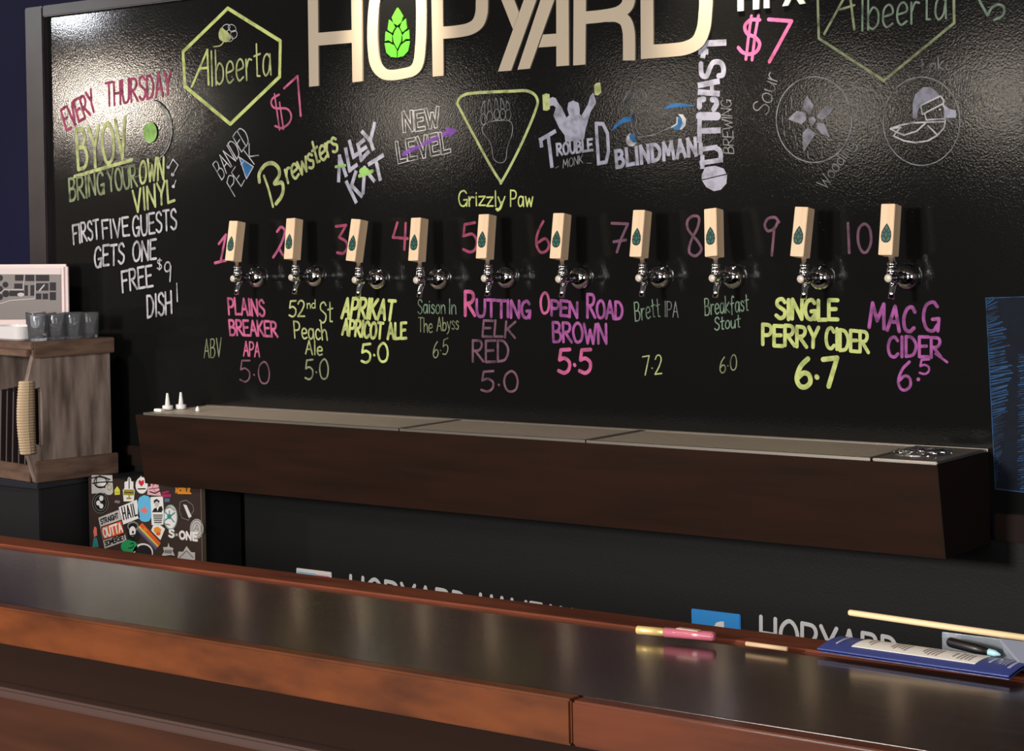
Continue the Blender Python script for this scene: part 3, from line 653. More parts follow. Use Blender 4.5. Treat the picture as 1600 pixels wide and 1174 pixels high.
# ------------------------------------------------------------------ beer taps
TAPS = [(361.7,386.7,355,380,346,408.7), (450.7,476.7,447,472.5,342,406), (552.5,578,543,570,343,409.5), (646,672,641,668,341,409), (751,779,747,774,336,405), (867.5,896,861,891,334,405.5), (993,1021,987,1015,329,403), (1103,1133,1104.5,1134,327,402), (1245,1276,1237,1268,324,403), (1380,1411,1375,1406,319.5,400.5)]
YH = -0.095
def make_tap():
    t = thing('beer_tap', (0, 0, 0), '', 'beer tap', 'beer taps along the chalkboard')
    RX = Matrix.Rotation(math.radians(90), 4, 'X')            # lathe axis z -> -y
    MB().lathe([(0.034,0),(0.034,.003),(.033,.009),(.029,.018),(.021,.026),(.012,.030),(.0,.0305)], CHROME, 32, RX).build('flange', t)
    MB().lathe([(.0095,.028),(.0095,.034),(.0125,.035),(.0135,.037),(.0135,.046),(.012,.048),(.0,.048)], mat('chrome_dark_reflection', (96, 96, 100), .3, 1.0), 20, RX).build('shank', t)  # shank chrome coloured darker to carry the reflection of the black board
    MB().lathe([(.0,.046),(.011,.047),(.0115,.058),(.0135,.068),(.0155,.082),(.014,.098),(.0115,.103),(.0115,.107),(.0,.109)], CHROME, 24, RX).build('faucet_body', t)
    MB().lathe([(.0098,.1075),(.0098,.111),(.0085,.1125),(.0,.1125)], mat('pale_satin_metal', (214, 204, 188), .5, .2), 20, RX).build('front_cap', t)
    MB().tube([(0,-.080,-.006),(0,-.086,-.022),(0,-.092,-.036),(0,-.096,-.050)], [.0095,.0085,.0075,.0078], CHROME, 16).build('spout', t)
    m = MB().lathe([(.013,.010),(.0135,.016),(.0125,.024),(.0095,.028),(.0115,.031),(.0115,.037),(.0075,.04),(.0070,.056)], CHROME, 20, Matrix.Translation((0, YH+.006, 0)))
    m.build('lever_collar', t)
    h = MB().rbox((-.0185,-.0185,-.0625), (.0185,.0185,.0625), MAPLE, .0012).build('handle', t); h.location = (0, YH, .116)
    e = MB().prism([(x*.0132, 0, -.031+y*.044) for x, y in ((0,1.04),(.5,.84),(.95,.56),(1.04,.3),(.86,.08),(.4,-.03),(0,-.04),(-.4,-.03),(-.86,.08),(-1.04,.3),(-.95,.56),(-.5,.84))], (0,-.0186,0), (0,-.0189,0), HOPDK)
    for q in SCALES:
        cx_ = sum(a for a, b in q)/len(q); cy_ = sum(b for a, b in q)/len(q)
        e.prism([((cx_+(x-cx_)*.74)*.0120, 0, -.030+(cy_+(y-cy_)*.74)*.042) for x, y in q], (0,-.0189,0), (0,-.0191,0), HOPTL)
    e.build('hop_emblem', h)
    return t
def dup(root):
    r = root.copy(); COL.objects.link(r)
    for ch in list(root.children):
        k = ch.copy(); COL.objects.link(k); k.parent = r
        for gch in list(ch.children):
            d = gch.copy(); COL.objects.link(d); d.parent = k
    return r
tap0 = make_tap()
taplist = [tap0] + [dup(tap0) for _ in range(9)]
ORD = ['pink number 1, leftmost of all', 'pink number 2', 'pink number 3', 'pink number 4', 'pink number 5', 'pink number 6', 'mauve number 7', 'mauve number 8', 'mauve number 9', 'mauve number 10, rightmost of all']
for i, (t, (a, b, c1, d1, y0, y1)) in enumerate(zip(taplist, TAPS)):
    p = hit((a+b+c1+d1)/4, (y0+y1)/2, 1, YH)
    t.location = (p.x, YB-.0008, p.z-.116)
    t['label'] = 'chrome beer tap with square maple handle right of the ' + ORD[i]
    k = ppm(p); side = (a+b-c1-d1)/2 + 1.3
    th = math.atan2(-p.x, D)                                     # direction of this tap seen from the camera
    ex = hit((a+b)/2+10, y0, 1, YH).x - hit((a+b)/2, y0, 1, YH).x   # metres per 10 px along the wall
    want = side*ex/10
    back = math.radians(9.0); got = math.sin(back)*.125*math.tan(th)
    sidelean = math.asin(max(-.2, min(.2, (want-got)/.125)))
    for ch in t.children:
        if ch.name.startswith('handle'):
            ch.rotation_euler = (-back, sidelean, 0)

# ------------------------------------------------------------------ drip tray ledge
ledge = thing('drip_ledge', (-3.22, 0, 0.857), 'long dark brown wooden ledge under the row of beer taps', 'ledge')
LG = Vector(ledge.location)
XL, XR = -4.575, -1.882
prof = [(-.0095, .857), (-.265, .857), (-.300, 1.076), (-.0095, 1.076)]
m = MB(); m.prism([(0, y, z) for y, z in prof], (XL, 0, 0), (XR-.004, 0, 0), LEDGEW); m.build('ledge_box', ledge, LG)
m = MB(); m.prism([(0, y, z) for y, z in [(-.0095,.857),(-.265,.857),(-.300,1.076),(-.0095,1.076)]], (XR-.004, 0, 0), (XR, 0, 0), mat('dark_end_panel', (36, 27, 23), .8, 0, .12)); m.build('end_panel', ledge, LG)
MB().box((XL+.02, -.015, 1.076), (XR, -.0095, 1.084), STEEL).build('back_strip', ledge, LG)
xb = [XL+.03, hit(622,672,1,-.3).x, hit(914,689,1,-.3).x, XR-.17]
def drip_tray(x0, x1, label):
    t = thing('drip_tray', ((x0+x1)/2, -.155, 1.076), label, 'drip tray', 'steel drip trays on the ledge'); o = Vector(t.location)
    y0, y1, z0, z1 = -.294, -.018, 1.0765, 1.0835
    m = MB().box((x0,y0,z0),(x1,y0+.010,z1),STEEL).box((x0,y1-.010,z0),(x1,y1,z1),STEEL).box((x0,y0+.010,z0),(x0+.010,y1-.010,z1),STEEL).box((x1-.010,y0+.010,z0),(x1,y1-.010,z1),STEEL).box((x0+.01,y0+.01,z0),(x1-.01,y1-.01,z0+.001),BLACKP)
    m.build('rim', t, o)
    m = MB(); n = int((x1-x0-.02)/.0115)
    for i in range(n):
        x = x0+.012+i*(x1-x0-.024)/n; m.box((x, y0+.010, z0+.0028), (x+.0082, y1-.010, z0+.0058), STEELD)
    for j in range(5): y = y0+.03+j*.052; m.box((x0+.010, y, z0+.001), (x1-.010, y+.006, z0+.0028), STEELD)
    m.build('grille', t, o); return t
drip_tray(xb[0], xb[1]-.004, 'left steel drip tray with the white pour spouts on it')
drip_tray(xb[1], xb[2]-.004, 'middle steel drip tray')
drip_tray(xb[2], xb[3]-.002, 'right steel drip tray next to the glass rinser')
rc = Vector((xb[3]+.083, -.155, 1.0765))
gr = thing('glass_rinser', rc, 'square steel glass rinser at the right end of the ledge', 'glass rinser')
m = MB().rbox((-.08,-.139,0),(.083,.137,.007),STEEL,.002); m.build('plate', gr)
m = MB().lathe([(.062,.007),(.066,.010),(.070,.010),(.072,.007)], CHROME, 32, Matrix.Translation((-.02,0,0)), close=True); m.build('ring', gr)
m = MB()
for k in range(6):
    a = math.pi*k/6; m.tube([(-.02-.062*math.cos(a), -.062*math.sin(a), .0115), (-.02+.062*math.cos(a), .062*math.sin(a), .0115)], .0026, CHROME, 8)
m.lathe([(.013,.008),(.013,.016),(.006,.019),(0,.019)], CHROME, 16, Matrix.Translation((-.02,0,0))); m.build('star_sprayer', gr)

# white pour spouts on the left tray
def cap_at(u, v, label, z=1.084, h=.052):
    p = hit(u, v, 2, z)
    t = thing('pour_spout', p, label, 'pour spout')
    MB().lathe([(.0155,0),(.0165,.002),(.0165,.012),(.0155,.014)], WHITEP, 24).build('screw_cap', t)
    MB().lathe([(.0082,.014),(.0062,.03),(.0036,h),(.0,h+.001)], WHITEP, 20).build('cone_tip', t); return t
cap_at(262, 640.5, 'white plastic cone pour spout on the drip tray, left of the pair')
cap_at(283, 639, 'white plastic cone pour spout on the drip tray, right of the pair')
p = hit(254, 643, 2, 1.084)
tag(MB().rbox((p.x-.022,p.y-.018,1.084),(p.x+.012,p.y,1.093),WHITEP,.002).build('bottle_cap'), 'flat white plastic cap in front of the left cone pour spout', 'cap')
p = hit(309, 643, 2, 1.084)
m = MB().lathe([(.006,0),(.0075,.004),(.005,.012),(.002,.016),(0,.0165)], WHITEP, 16, Matrix.Translation(p))
tag(m.build('plastic_nub'), 'tiny white plastic nub on the drip tray right of the pour spouts', 'plastic piece')

# ------------------------------------------------------------------ back counter, crate and what stands there
ZC = .850
A0 = hit(55, 754.6, 2, ZC); ang = math.radians(9)
ctr = thing('back_counter', (-5.8, -.17, 0), 'black counter block under the weathered wooden crate', 'counter')
CO = Vector(ctr.location)
MB().rbox((-7.0, A0.y+.003, 0), (A0.x+.015, -.035, ZC-.02), BLACKP, .003).build('cabinet_body', ctr, CO)
MB().rbox((-7.0, A0.y-.006, ZC-.02), (A0.x+.02, -.035, ZC-.0008), mat('dark_navy_laminate', (30, 32, 42), .5), .003).build('counter_top', ctr, CO)

# crate: local x to the left is negative, local y runs from front to back along the right side
WD = .335; HT = hit(52, 535, 1, A0.y).z-ZC
SD = min((abs(proj_u(A0+Vector((math.sin(ang), math.cos(ang), 0))*q)-179), q) for q in [.2+.002*i for i in range(100)])[1]
crate = thing('wooden_crate', (A0.x, A0.y, ZC), 'weathered grey wooden crate with a rope-wrapped side handle, on the back counter', 'crate', rz=-ang)
T = .022
side = [(.004,0),(SD-.01,0),(SD-.01,.41),(.004,.41),(-.018,.33),(-.028,.315),(-.028,.100),(-.016,.07)]
def side_panel(x0, x1):
    # a board with a slot behind the handle, built as one outline with the slot cut through
    bm = bmesh.new()
    out = side; slot = [(.004,.125),(.026,.112),(.03,.125),(.03,.29),(.024,.305),(.004,.30)]
    lo = [bm.verts.new((x1, y, z)) for y, z in out]; hi = [bm.verts.new((x1, y, z)) for y, z in slot]
    eds = [bm.edges.new((lo[i], lo[(i+1) % len(lo)])) for i in range(len(lo))] + [bm.edges.new((hi[i], hi[(i+1) % len(hi)])) for i in range(len(hi))]
    bmesh.ops.triangle_fill(bm, use_beauty=True, edges=eds)
    # drop faces inside the slot
    kill = [f for f in bm.faces if all(v in hi for v in f.verts)]
    bmesh.ops.delete(bm, geom=kill, context='FACES_ONLY')
    r = bmesh.ops.extrude_face_region(bm, geom=list(bm.faces))
    for v in [e for e in r['geom'] if isinstance(e, bmesh.types.BMVert)]: v.co.x = x0
    bmesh.ops.recalc_face_normals(bm, faces=bm.faces)
    me = bpy.data.meshes.new('side_panel'); bm.to_mesh(me); bm.free(); me.materials.append(CRATEW)
    o = bpy.data.objects.new('side_panel', me); COL.objects.link(o); o.parent = crate; return o
side_panel(-T, 0); side_panel(-WD, -WD+T)
def rope(x0, x1):
    m = MB(); n = 26
    for i in range(n):
        z = .098+(.322-.098)*i/(n-1); yb_ = -.040-.010*math.sin(math.pi*i/(n-1))
        ring = []
        for k in range(12):
            a = 2*math.pi*k/12; ring.append(((x0+x1)/2+(x1-x0)/2*1.25*math.cos(a), (yb_+.006)/2+(.006-yb_)/2*math.sin(a), z))
        m.tube(ring+[ring[0]], .0058, ROPE, 6, cap=False)
    return tag(m.build('rope_handle', crate), 'jute rope wound round the crate handle')
rope(-T, 0)
MB().rbox((-.002,-.004,HT-.05),(.016,SD,HT-.002),CRATEB,.003).build('top_batten', crate)
MB().rbox((-.002,-.002,.0),(.014,SD+.008,.068),CRATEB,.003).build('bottom_batten', crate)
MB().rbox((-WD+.002,-.008,HT-.048),(-T-.001,SD-.012,HT-.024),CRATEB,.003).rbox((-WD-.012,-.012,HT-.024),(.014,SD+.002,HT),CRATEB,.003).build('top_board', crate)
MB().rbox((-WD+T+.001,.0,.0),(-T-.001,.016,.052),CRATEB,.003).rbox((-WD+T+.001,-.006,.0),(-T-.001,.0,.03),CRATEB,.002).build('front_lip', crate)
MB().box((-WD+T+.001,.017,.0),(-T-.001,SD-.012,.012),CRATEB).build('bottom_board', crate)
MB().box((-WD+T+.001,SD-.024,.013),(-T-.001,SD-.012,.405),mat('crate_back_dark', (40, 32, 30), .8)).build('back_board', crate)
CM = Matrix.Translation(crate.location) @ Matrix.Rotation(-ang, 4, 'Z')
MW = ['nearest the rope handle', 'second from the rope handle', 'third from the rope handle', 'fourth from the rope handle', 'second from the far left', 'at the far left']
for i in range(6):
    t = thing('menu_board', (0, 0, 0), 'dark menu board standing upright in the open crate, ' + MW[i], 'menu', 'dark menus in the crate')
    x = -.062-.040*i; t.matrix_world = CM @ Matrix.Translation((x, .022, .0135)) @ Matrix.Rotation(math.radians(4), 4, 'Y')
    MB().rbox((-.0035, 0, 0), (.0035, .19, .285-.006*(i % 3)), MENUB, .001).build('cover', t)
    MB().box((-.0025, -.0012, .005), (.0025, .0, .27), mat('menu_page_edge', (96, 88, 86), .7)).build('page_edge', t)
# on the crate: glasses, dish, screen
def make_glass():
    t = thing('glass_tumbler', (0, 0, 0), '', 'glass', 'clear glass tumblers on the crate')
    MB().lathe([(0,0),(.029,.0),(.031,.004),(.034,.082),(.0335,.0835),(.032,.082),(.0285,.012),(.0,.010)], GLASS, 28).build('glass_bowl', t); return t
ZT = ZC+HT+.0006
spots = [(-.035,.04),(-.035,.105),(-.035,.17),(-.037,.232),(-.11,.142),(-.11,.214),(-.185,.160),(-.26,.165)]
lab = ['front tumbler at the right edge of the crate top', 'second tumbler from the front along the right edge of the crate top', 'third tumbler from the front along the right edge of the crate top', 'rearmost tumbler at the right back corner of the crate top',
       'front one of the two inner tumblers behind the crate edge row', 'rear one of the two inner tumblers behind the crate edge row', 'tumbler behind the right half of the white dish', 'tumbler behind the left half of the white dish']
g0 = make_glass()
for i, (x, y) in enumerate(spots):
    t = g0 if i == 0 else dup(g0)
    t.location = CM @ Vector((x, y, HT+.0006)); t['label'] = 'clear glass ' + lab[i]
dish = thing('white_dish', CM @ Vector((-.185, .048, HT+.0006)), 'low white ceramic dish on the front of the crate top, left of the tumblers', 'dish')
dish.rotation_euler = (0, 0, -ang)
def rrect(a, b, r, z, n=5):
    out = []
    for cx, cy, s0 in ((a-r, b-r, 0), (-a+r, b-r, 90), (-a+r, -b+r, 180), (a-r, -b+r, 270)):
        for k in range(n+1):
            t = math.radians(s0+90*k/n); out.append((cx+r*math.cos(t), cy+r*math.sin(t), z))
    return out
lv = [rrect(.09,.042,.02,.0), rrect(.10,.05,.025,.006), rrect(.108,.056,.03,.046), rrect(.104,.052,.028,.046), rrect(.094,.044,.02,.010)]
m = MB(); n = len(lv[0]); vs = [p for l in lv for p in l]
fs = [(j*n+k, j*n+(k+1) % n, (j+1)*n+(k+1) % n, (j+1)*n+k) for j in range(4) for k in range(n)] + [tuple(range(n)), tuple(range(4*n, 5*n))]
m.add(vs, fs, mat('white_glaze', (226, 222, 222), .25)).build('dish_bowl', dish)
# touch screen behind the glasses
YS = -.095
q1 = hit(102, 413, 1, YS); zt = q1.z; xr = q1.x; xl = xr-.40
scr = thing('touch_screen', ((xl+xr)/2, YS, ZT), 'white framed touch screen showing a grey floor plan behind the glasses', 'screen')
so = Vector(scr.location)
MB().rbox((xl, YS, ZT+.004), (xr, YS+.022, zt), mat('screen_white_frame', (226, 206, 204), .4), .009, seg=3).build('screen_frame', scr, so)
c = Chalk(YS-.001)
SCR = mat('screen_grey', (128, 122, 120), .3, emit=.06); SDK = mat('screen_dark_tile', (44, 42, 50), .3); SBAR = mat('screen_pale_bar', (206, 194, 192), .3, emit=.08); SLN = mat('screen_pale_line', (186, 180, 180), .4)
x0s = -60
c.fill([(x0s,428.5),(95.5,429),(96.5,499),(x0s,500)], SCR); c.fill([(x0s,419),(95,419),(95.5,429),(x0s,428.5)], SBAR)
zs = zz(8.095, 0, 400)
for a in ([190,240,300,315],[320,240,435,320],[455,240,625,320],[180,350,285,415],[310,370,355,505],[385,370,435,505],[455,345,615,440],[630,335,710,440],[630,458,710,560],[455,475,525,550],[540,475,610,550],[120,440,305,510]):
    c.fill(zs([(a[0],a[1]),(a[2],a[1]),(a[2],a[3]),(a[0],a[3])]), SDK)
for (x, y, r) in ((70,365,38),(75,480,45),(0,280,40),(0,420,40),(0,520,40)): c.ell(*zs([(x, y)])[0], r/8.1, r/8.1, SDK, n=16)
c.line(zs([(0,470),(60,425),(295,430),(295,370),(310,240)]), 1.2, SLN).line(zs([(0,605),(120,565),(440,540),(450,330)]), 1.2, SLN).line(zs([(500,440),(560,370)]), 2.5, SLN).ell(*zs([(265,490)])[0], 5.5, 3, SLN)
c.done('display', None, scr, so)
MB().rbox((xr-.30, YS+.023, ZT), (xr-.10, YS+.05, ZT+.05), mat('screen_white_frame', (226, 206, 204)), .004).rbox((xr-.34, YS-.015, ZT), (xr-.06, YS+.055, ZT+.004), mat('screen_white_frame', (226, 206, 204)), .0015).build('stand', scr, so)

# ------------------------------------------------------------------ stickered cabinet
YP = -.185
XA = hit(143.5, 760, 1, YP).x; XBp = hit(321.5, 800, 1, YP).x
cab = thing('sticker_cabinet', ((XA+XBp)/2, YP, 0), 'dark brown cabinet front plastered with stickers below the left end of the ledge', 'cabinet')
KO = Vector(cab.location)
MB().box((XA+.03, YP, 0.08), (XBp-.006, -.027, .849), BLACKP).box((XA+.02, YP+.03, 0), (XBp-.03, -.02, .08), BLACKP).build('cabinet_body', cab, KO)
MB().rbox((XA, YP-.016, .08), (XBp-.004, YP-.0005, .849), CABW, .002).build('door_panel', cab, KO)
MB().box((XBp-.004, YP-.017, .08), (XBp-.001, YP-.0005, .849), mat('edge_band', (120, 104, 90), .5)).build('edge_strip', cab, KO)
SW = mat('sticker_white', (226, 224, 222), .45); SB = mat('sticker_black', (26, 25, 26), .45); SR = mat('sticker_red', (200, 40, 60), .45); SO_ = mat('sticker_orange', (216, 88, 40), .45); SY = mat('sticker_yellow', (208, 206, 70), .45); SBL = mat('sticker_blue', (96, 178, 220), .45); SG = mat('sticker_green', (40, 150, 90), .45)
SOL = mat('sticker_olive', (150, 140, 50), .45); SPK = mat('sticker_pink', (214, 170, 176), .45); SMG = mat('sticker_magenta', (160, 44, 90), .45); SGY = mat('sticker_grey', (120, 118, 116), .45); STL = mat('sticker_teal', (50, 130, 130), .45); SAM = mat('sticker_amber', (222, 140, 40), .45); SPU = mat('sticker_violet', (90, 70, 120), .45); SLG = mat('sticker_light_grey', (186, 182, 180), .45); SSA = mat('sticker_salmon', (226, 116, 104), .45)
YK = YP-.016
zk = zz(7.58, 130, 725)
def sticker(fn, label):
    c = Chalk(YK); fn(c); return c.done('sticker', label, cab, KO)
def rect(c, pts, m): c.fill(zk(pts), m)
def E(c, x, y, rx, ry, m, w=None, **k): a, b = zk([(x, y)])[0]; c.ell(a, b, rx/7.58, ry/7.58, m, w, **k)
def TX(c, t, p0, p1, up, w, m, **k): c.text(t, *zk([p0, p1]), (up[0]/7.58, up[1]/7.58), w, m, **k)
def f1(c):
    def zk(pts): return [(130+max(100, a)/7.58, 725+(135+(b-65)*.78)/7.58) for a, b in pts]
    def rect(c, pts, m): c.fill(zk(pts), m)
    def E(c, x, y, rx, ry, m, w=None, **k): a, b = zk([(x, y)])[0]; c.ell(a, b, rx/7.58, ry*.78/7.58, m, w, **k)
    rect(c, [(85,65),(345,65),(355,330),(100,345)], SLG); E(c,305,330,45,35,SLG)
    E(c,205,170,75,85,SB,2.2,n=20); E(c,225,185,45,40,SW)
    for l in ([(100,110),(190,90),(320,130)],[(110,190),(230,170),(350,170)],[(160,110),(160,230),(260,250)],[(190,75),(290,120),(290,200)]): c.line(zk(l), 2, SB, True)
    E(c,310,250,22,40,SOL,1.5)
sticker(f1, 'grey square sticker with a black ink drawing')
def f2(c):
    E(c,205,465,95,122,SGY); E(c,205,465,90,117,SB); E(c,205,465,68,90,SGY,1)
    for x, y in ((215,410),(180,465),(215,500)): E(c,x,y,24,30,SW)
sticker(f2, 'black oval sticker with three white blobs')
def f3(c): rect(c, [(405,265),(435,310),(435,365),(375,370),(370,310)], SY); c.line(zk([(385,340),(425,340)]),1.2,SOL); rect(c, [(380,430),(440,440),(430,470),(370,460)], SGY)
sticker(f3, 'small yellow pointed sticker')
def f4(c):
    c.fill(zk([(545,155),(565,175),(570,205),(595,215),(595,290),(610,310),(605,385),(600,445),(480,445),(470,310),(490,290),(490,215),(525,205),(530,170)]), SW)
    c.line(zk([(545,170),(545,290)]), 2.2, SB); rect(c, [(480,305),(605,305),(600,375),(478,370)], SOL); rect(c,[(510,400),(575,400),(565,420),(515,420)],SOL); c.line(zk([(545,375),(545,400)]),3,SOL); c.line(zk([(490,340),(595,342)]),1.4,SB)
sticker(f4, 'white bottle-shaped sticker with an olive band')
def f5(c):
    E(c,693,255,72,98,SW); c.fill(zk([(655,190),(685,140),(700,170)]), SW)
    c.fill(zk([(690,208),(672,190),(655,205),(660,235),(692,272),(720,235),(722,200),(708,190)]), SR); c.line(zk([(650,298),(738,296)]), 2, SB)
sticker(f5, 'white oval sticker with a red heart')
def f6(c): c.fill(zk([(800,190),(890,190),(895,275),(925,380),(840,375),(760,365),(765,275),(800,265)]), SPK); c.line(zk([(815,210),(830,260),(860,205),(880,255)]),1.5,SMG); c.line(zk([(780,300),(900,285)]),1.5,SMG); c.line(zk([(790,330),(850,350),(910,320)]),2,SB); c.line(zk([(820,270),(870,360)]),1.2,SMG)
sticker(f6, 'dusty pink cut-out sticker with dark lettering')
def f7(c): c.line(zk([(940,345),(1010,330)]),3,SMG); c.line(zk([(945,380),(1030,375)]),5,SMG); rect(c,[(965,410),(1025,410),(1025,450),(965,455)],mat('sticker_slate',(80,110,140),.45))
sticker(f7, 'faded magenta and slate sticker')
def f8(c): TX(c,'NOBLE',(1100,340),(1265,345),(0,-50),3,SAM); c.line(zk([(1070,240),(1300,260)]),1.6,SGY); c.line(zk([(1120,350),(1280,352)]),2,SAM)
sticker(f8, 'amber word sticker tucked under the ledge')
def f9(c):
    rect(c, [(180,640),(425,545),(515,910),(255,1005)], SLG); rect(c, [(215,755),(450,670),(490,825),(240,900)], SO_)
    c.line(zk([(212,752),(452,668),(490,825),(240,900),(212,752)]),1.6,SB)
    TX(c,'STRAIGHT',(215,715),(420,640),(-12,-55),2,SB,jit=0); TX(c,'OUTTA',(250,870),(470,800),(-20,-100),3,SW,jit=0); TX(c,'SOMERSET',(268,975),(500,890),(-12,-55),2,SB,jit=0)
sticker(f9, 'tilted white and orange three-line sticker')
def f10(c): rect(c,[(420,515),(635,425),(672,640),(475,720)],SW); TX(c,'HAIL',(482,660),(640,610),(-25,-140),2.8,SB,sp=.34,jit=0)
sticker(f10, 'tilted white sticker with a bold black word')
def f11(c):
    c.fill(zk([(645,450),(665,400),(720,370),(775,385),(800,420),(805,640),(780,680),(735,690),(690,680),(650,630)]), SBL)
    c.fill(zk([(675,560),(690,530),(715,525),(725,490),(735,530),(760,540),(768,575),(720,585)]), SSA)
sticker(f11, 'sky blue rounded sticker with a coral boat')
def f12(c):
    rect(c,[(798,395),(945,385),(955,580),(950,720),(812,725)],SW); c.fill(zk([(835,435),(870,415),(905,440),(900,470),(870,455),(840,470)]),SB); E(c,872,480,26,36,SLG)
    c.fill(zk([(815,575),(840,530),(870,520),(880,560),(900,510),(930,500),(945,540),(930,575)]),SB)
    for i in range(5): c.line(zk([(832+i*3,608+i*22),(940-i*3,608+i*22)]),1.7,SB)
sticker(f12, 'white sticker with a drawn figure in a black jacket over small lines of print')
def f13(c):
    E(c,1035,633,82,148,SW); E(c,1035,633,76,140,STL,1.2)
    E(c,1020,625,26,30,STL)
    for l in ([(960,560),(1080,690)],[(1085,580),(970,670)],[(1020,560),(1020,650)]): c.line(zk(l),2.2,STL)
    c.line(zk([(975,535),(1030,515),(1080,550)]),2,SGY,True); c.line(zk([(985,715),(1025,725)]),2,SGY)
sticker(f13, 'white oval sticker with a teal crossed emblem')
def f14(c): c.line(zk([(1140,560),(1150,450),(1220,430),(1300,490),(1310,550),(1270,620),(1250,670),(1170,640),(1140,560)]),1.2,SGY); c.fill(zk([(1185,480),(1225,490),(1285,625),(1250,640)]),SW)
sticker(f14, 'black sticker with a white slanted bar in a grey outline')
def f15(c):
    E(c,1345,770,80,118,SLG); E(c,1345,770,70,104,SGY,1.4); E(c,1345,770,48,72,SGY,1.2); c.line(zk([(1310,800),(1350,720),(1370,790),(1330,760)]),1.4,SGY)
def f16(c): TX(c,'S',(1018,865),(1075,868),(0,-85),3.6,SW,jit=0); TX(c,'ONE',(1145,885),(1350,908),(0,-85),3.8,SW,jit=0,sp=.22); c.line(zk([(1098,830),(1118,850)]),1.8,SLG).line(zk([(1098,852),(1118,832)]),1.8,SLG)
sticker(f16, 'white word sticker with a small star'); sticker(f15, 'pale grey oval seal sticker')
def f17(c): rect(c,[(500,720),(640,660),(680,880),(640,930),(540,900)],SB); E(c,590,740,60,50,SGY,3); E(c,585,800,38,60,SW); E(c,590,810,12,18,SB); c.line(zk([(570,850),(640,840)]),2,SB)
sticker(f17, 'black square sticker with a pale skull-like face')
def f18(c):
    c.fill(zk([(700,700),(920,940),(895,975),(665,735)]),SO_); c.fill(zk([(665,735),(895,975),(885,985),(655,750)]),SY); c.fill(zk([(655,750),(885,985),(872,1000),(645,770)]),SGY); c.fill(zk([(645,770),(872,1000),(858,1025),(640,790)]),SPU)
    c.line(zk([(725,770),(745,790)]),3,SAM)
sticker(f18, 'diagonal rainbow striped sticker')
def f19(c): c.fill(zk([(830,725),(900,715),(970,770),(915,905),(805,790)]),SW); c.fill(zk([(840,760),(885,745),(925,775),(915,830),(880,845),(835,800)]),SAM); E(c,890,830,26,20,SO_)
sticker(f19, 'white pointed sticker with an amber sun')
def f20(c): E(c,545,980,98,80,SG); c.line(zk([(560,950),(600,940)]),1.6,SB); c.line(zk([(540,1000),(585,990),(600,960)]),1.6,SB,True)
sticker(f20, 'round green sticker with a simple black line face')
def f21(c): E(c,710,1050,118,108,SW); E(c,715,1062,100,100,SB)
sticker(f21, 'round black sticker with a white rim')
def f22(c): c.fill(zk([(1010,935),(1025,985),(1070,1000),(1060,1030),(1085,1090),(1040,1080),(960,1090),(930,1085),(960,1040),(945,990),(1000,985)]),SLG); rect(c,[(965,1020),(1055,1020),(1050,1065),(960,1060)],SGY)
sticker(f22, 'grey badge sticker with a spire')
def f23(c): rect(c,[(1130,1040),(1325,1050),(1325,1140),(1115,1130)],SLG); c.fill(zk([(1225,975),(1290,1060),(1175,1055)]),SLG); c.line(zk([(1140,1115),(1225,1030),(1300,1110)]),2,SGY)
sticker(f23, 'pale sticker shaped like a tent')
def f24(c): c.fill(zk([(135,740),(160,760),(165,850),(130,870),(120,800)]),SSA); c.fill(zk([(125,870),(165,880),(185,985),(110,990)]),STL)
sticker(f24, 'narrow coral and teal sticker at the left edge')

# ------------------------------------------------------------------ the bar
bar = thing('bar_counter', (-2.0, -2.24, 0), 'long glossy dark wood bar counter across the foreground', 'bar counter')
RO = Vector(bar.location)
X0, X1 = -6.5, 1.6
ZB = 1.06; ZR = 1.065
MB().rbox((X0,-2.436,1.022),(X1,-2.083,ZB),BARTOP,.001).build('bar_top', bar, RO)
MB().rbox((X0,-2.082,1.0),(X1,-2.012,1.0645),mat('bar_rail_brown', (112, 58, 38), 0.6, 0, 0.12, noise=((78, 38, 25), (5, 24, 24), 5, .36, .68)),.004).build('back_rail', bar, RO)
xs = hit(893, 1098, 1, -2.462).x
MB().rbox((X0,-2.464,1.003),(xs-.0008,-2.437,ZB+.001),BARRED,.003).build('front_edge', bar, RO)
tag(MB().rbox((xs+.0008,-2.464,1.003),(X1,-2.437,ZB),BARRED2,.003).build('front_edge', bar, RO), 'darker front edge board right of the seam')
MB().box((X0,-2.40,.80),(X1,-2.03,1.0),mat('bar_apron_dark',(34,19,13),.8,0,.12)).build('apron', bar, RO)
MB().rbox((X0,-2.432,.905),(X1,-2.401,.922),mat('bar_molding',(66,46,40),.5),.004).build('molding', bar, RO)
MB().box((X0,-2.43,.06),(X1,-2.06,.799),BARFRONT).box((X0,-2.424,.80),(X1,-2.401,.904),BARFRONT).build('front_panel', bar, RO)
MB().box((X0,-2.38,0),(X1,-2.08,.06),BLACKP).build('plinth', bar, RO)

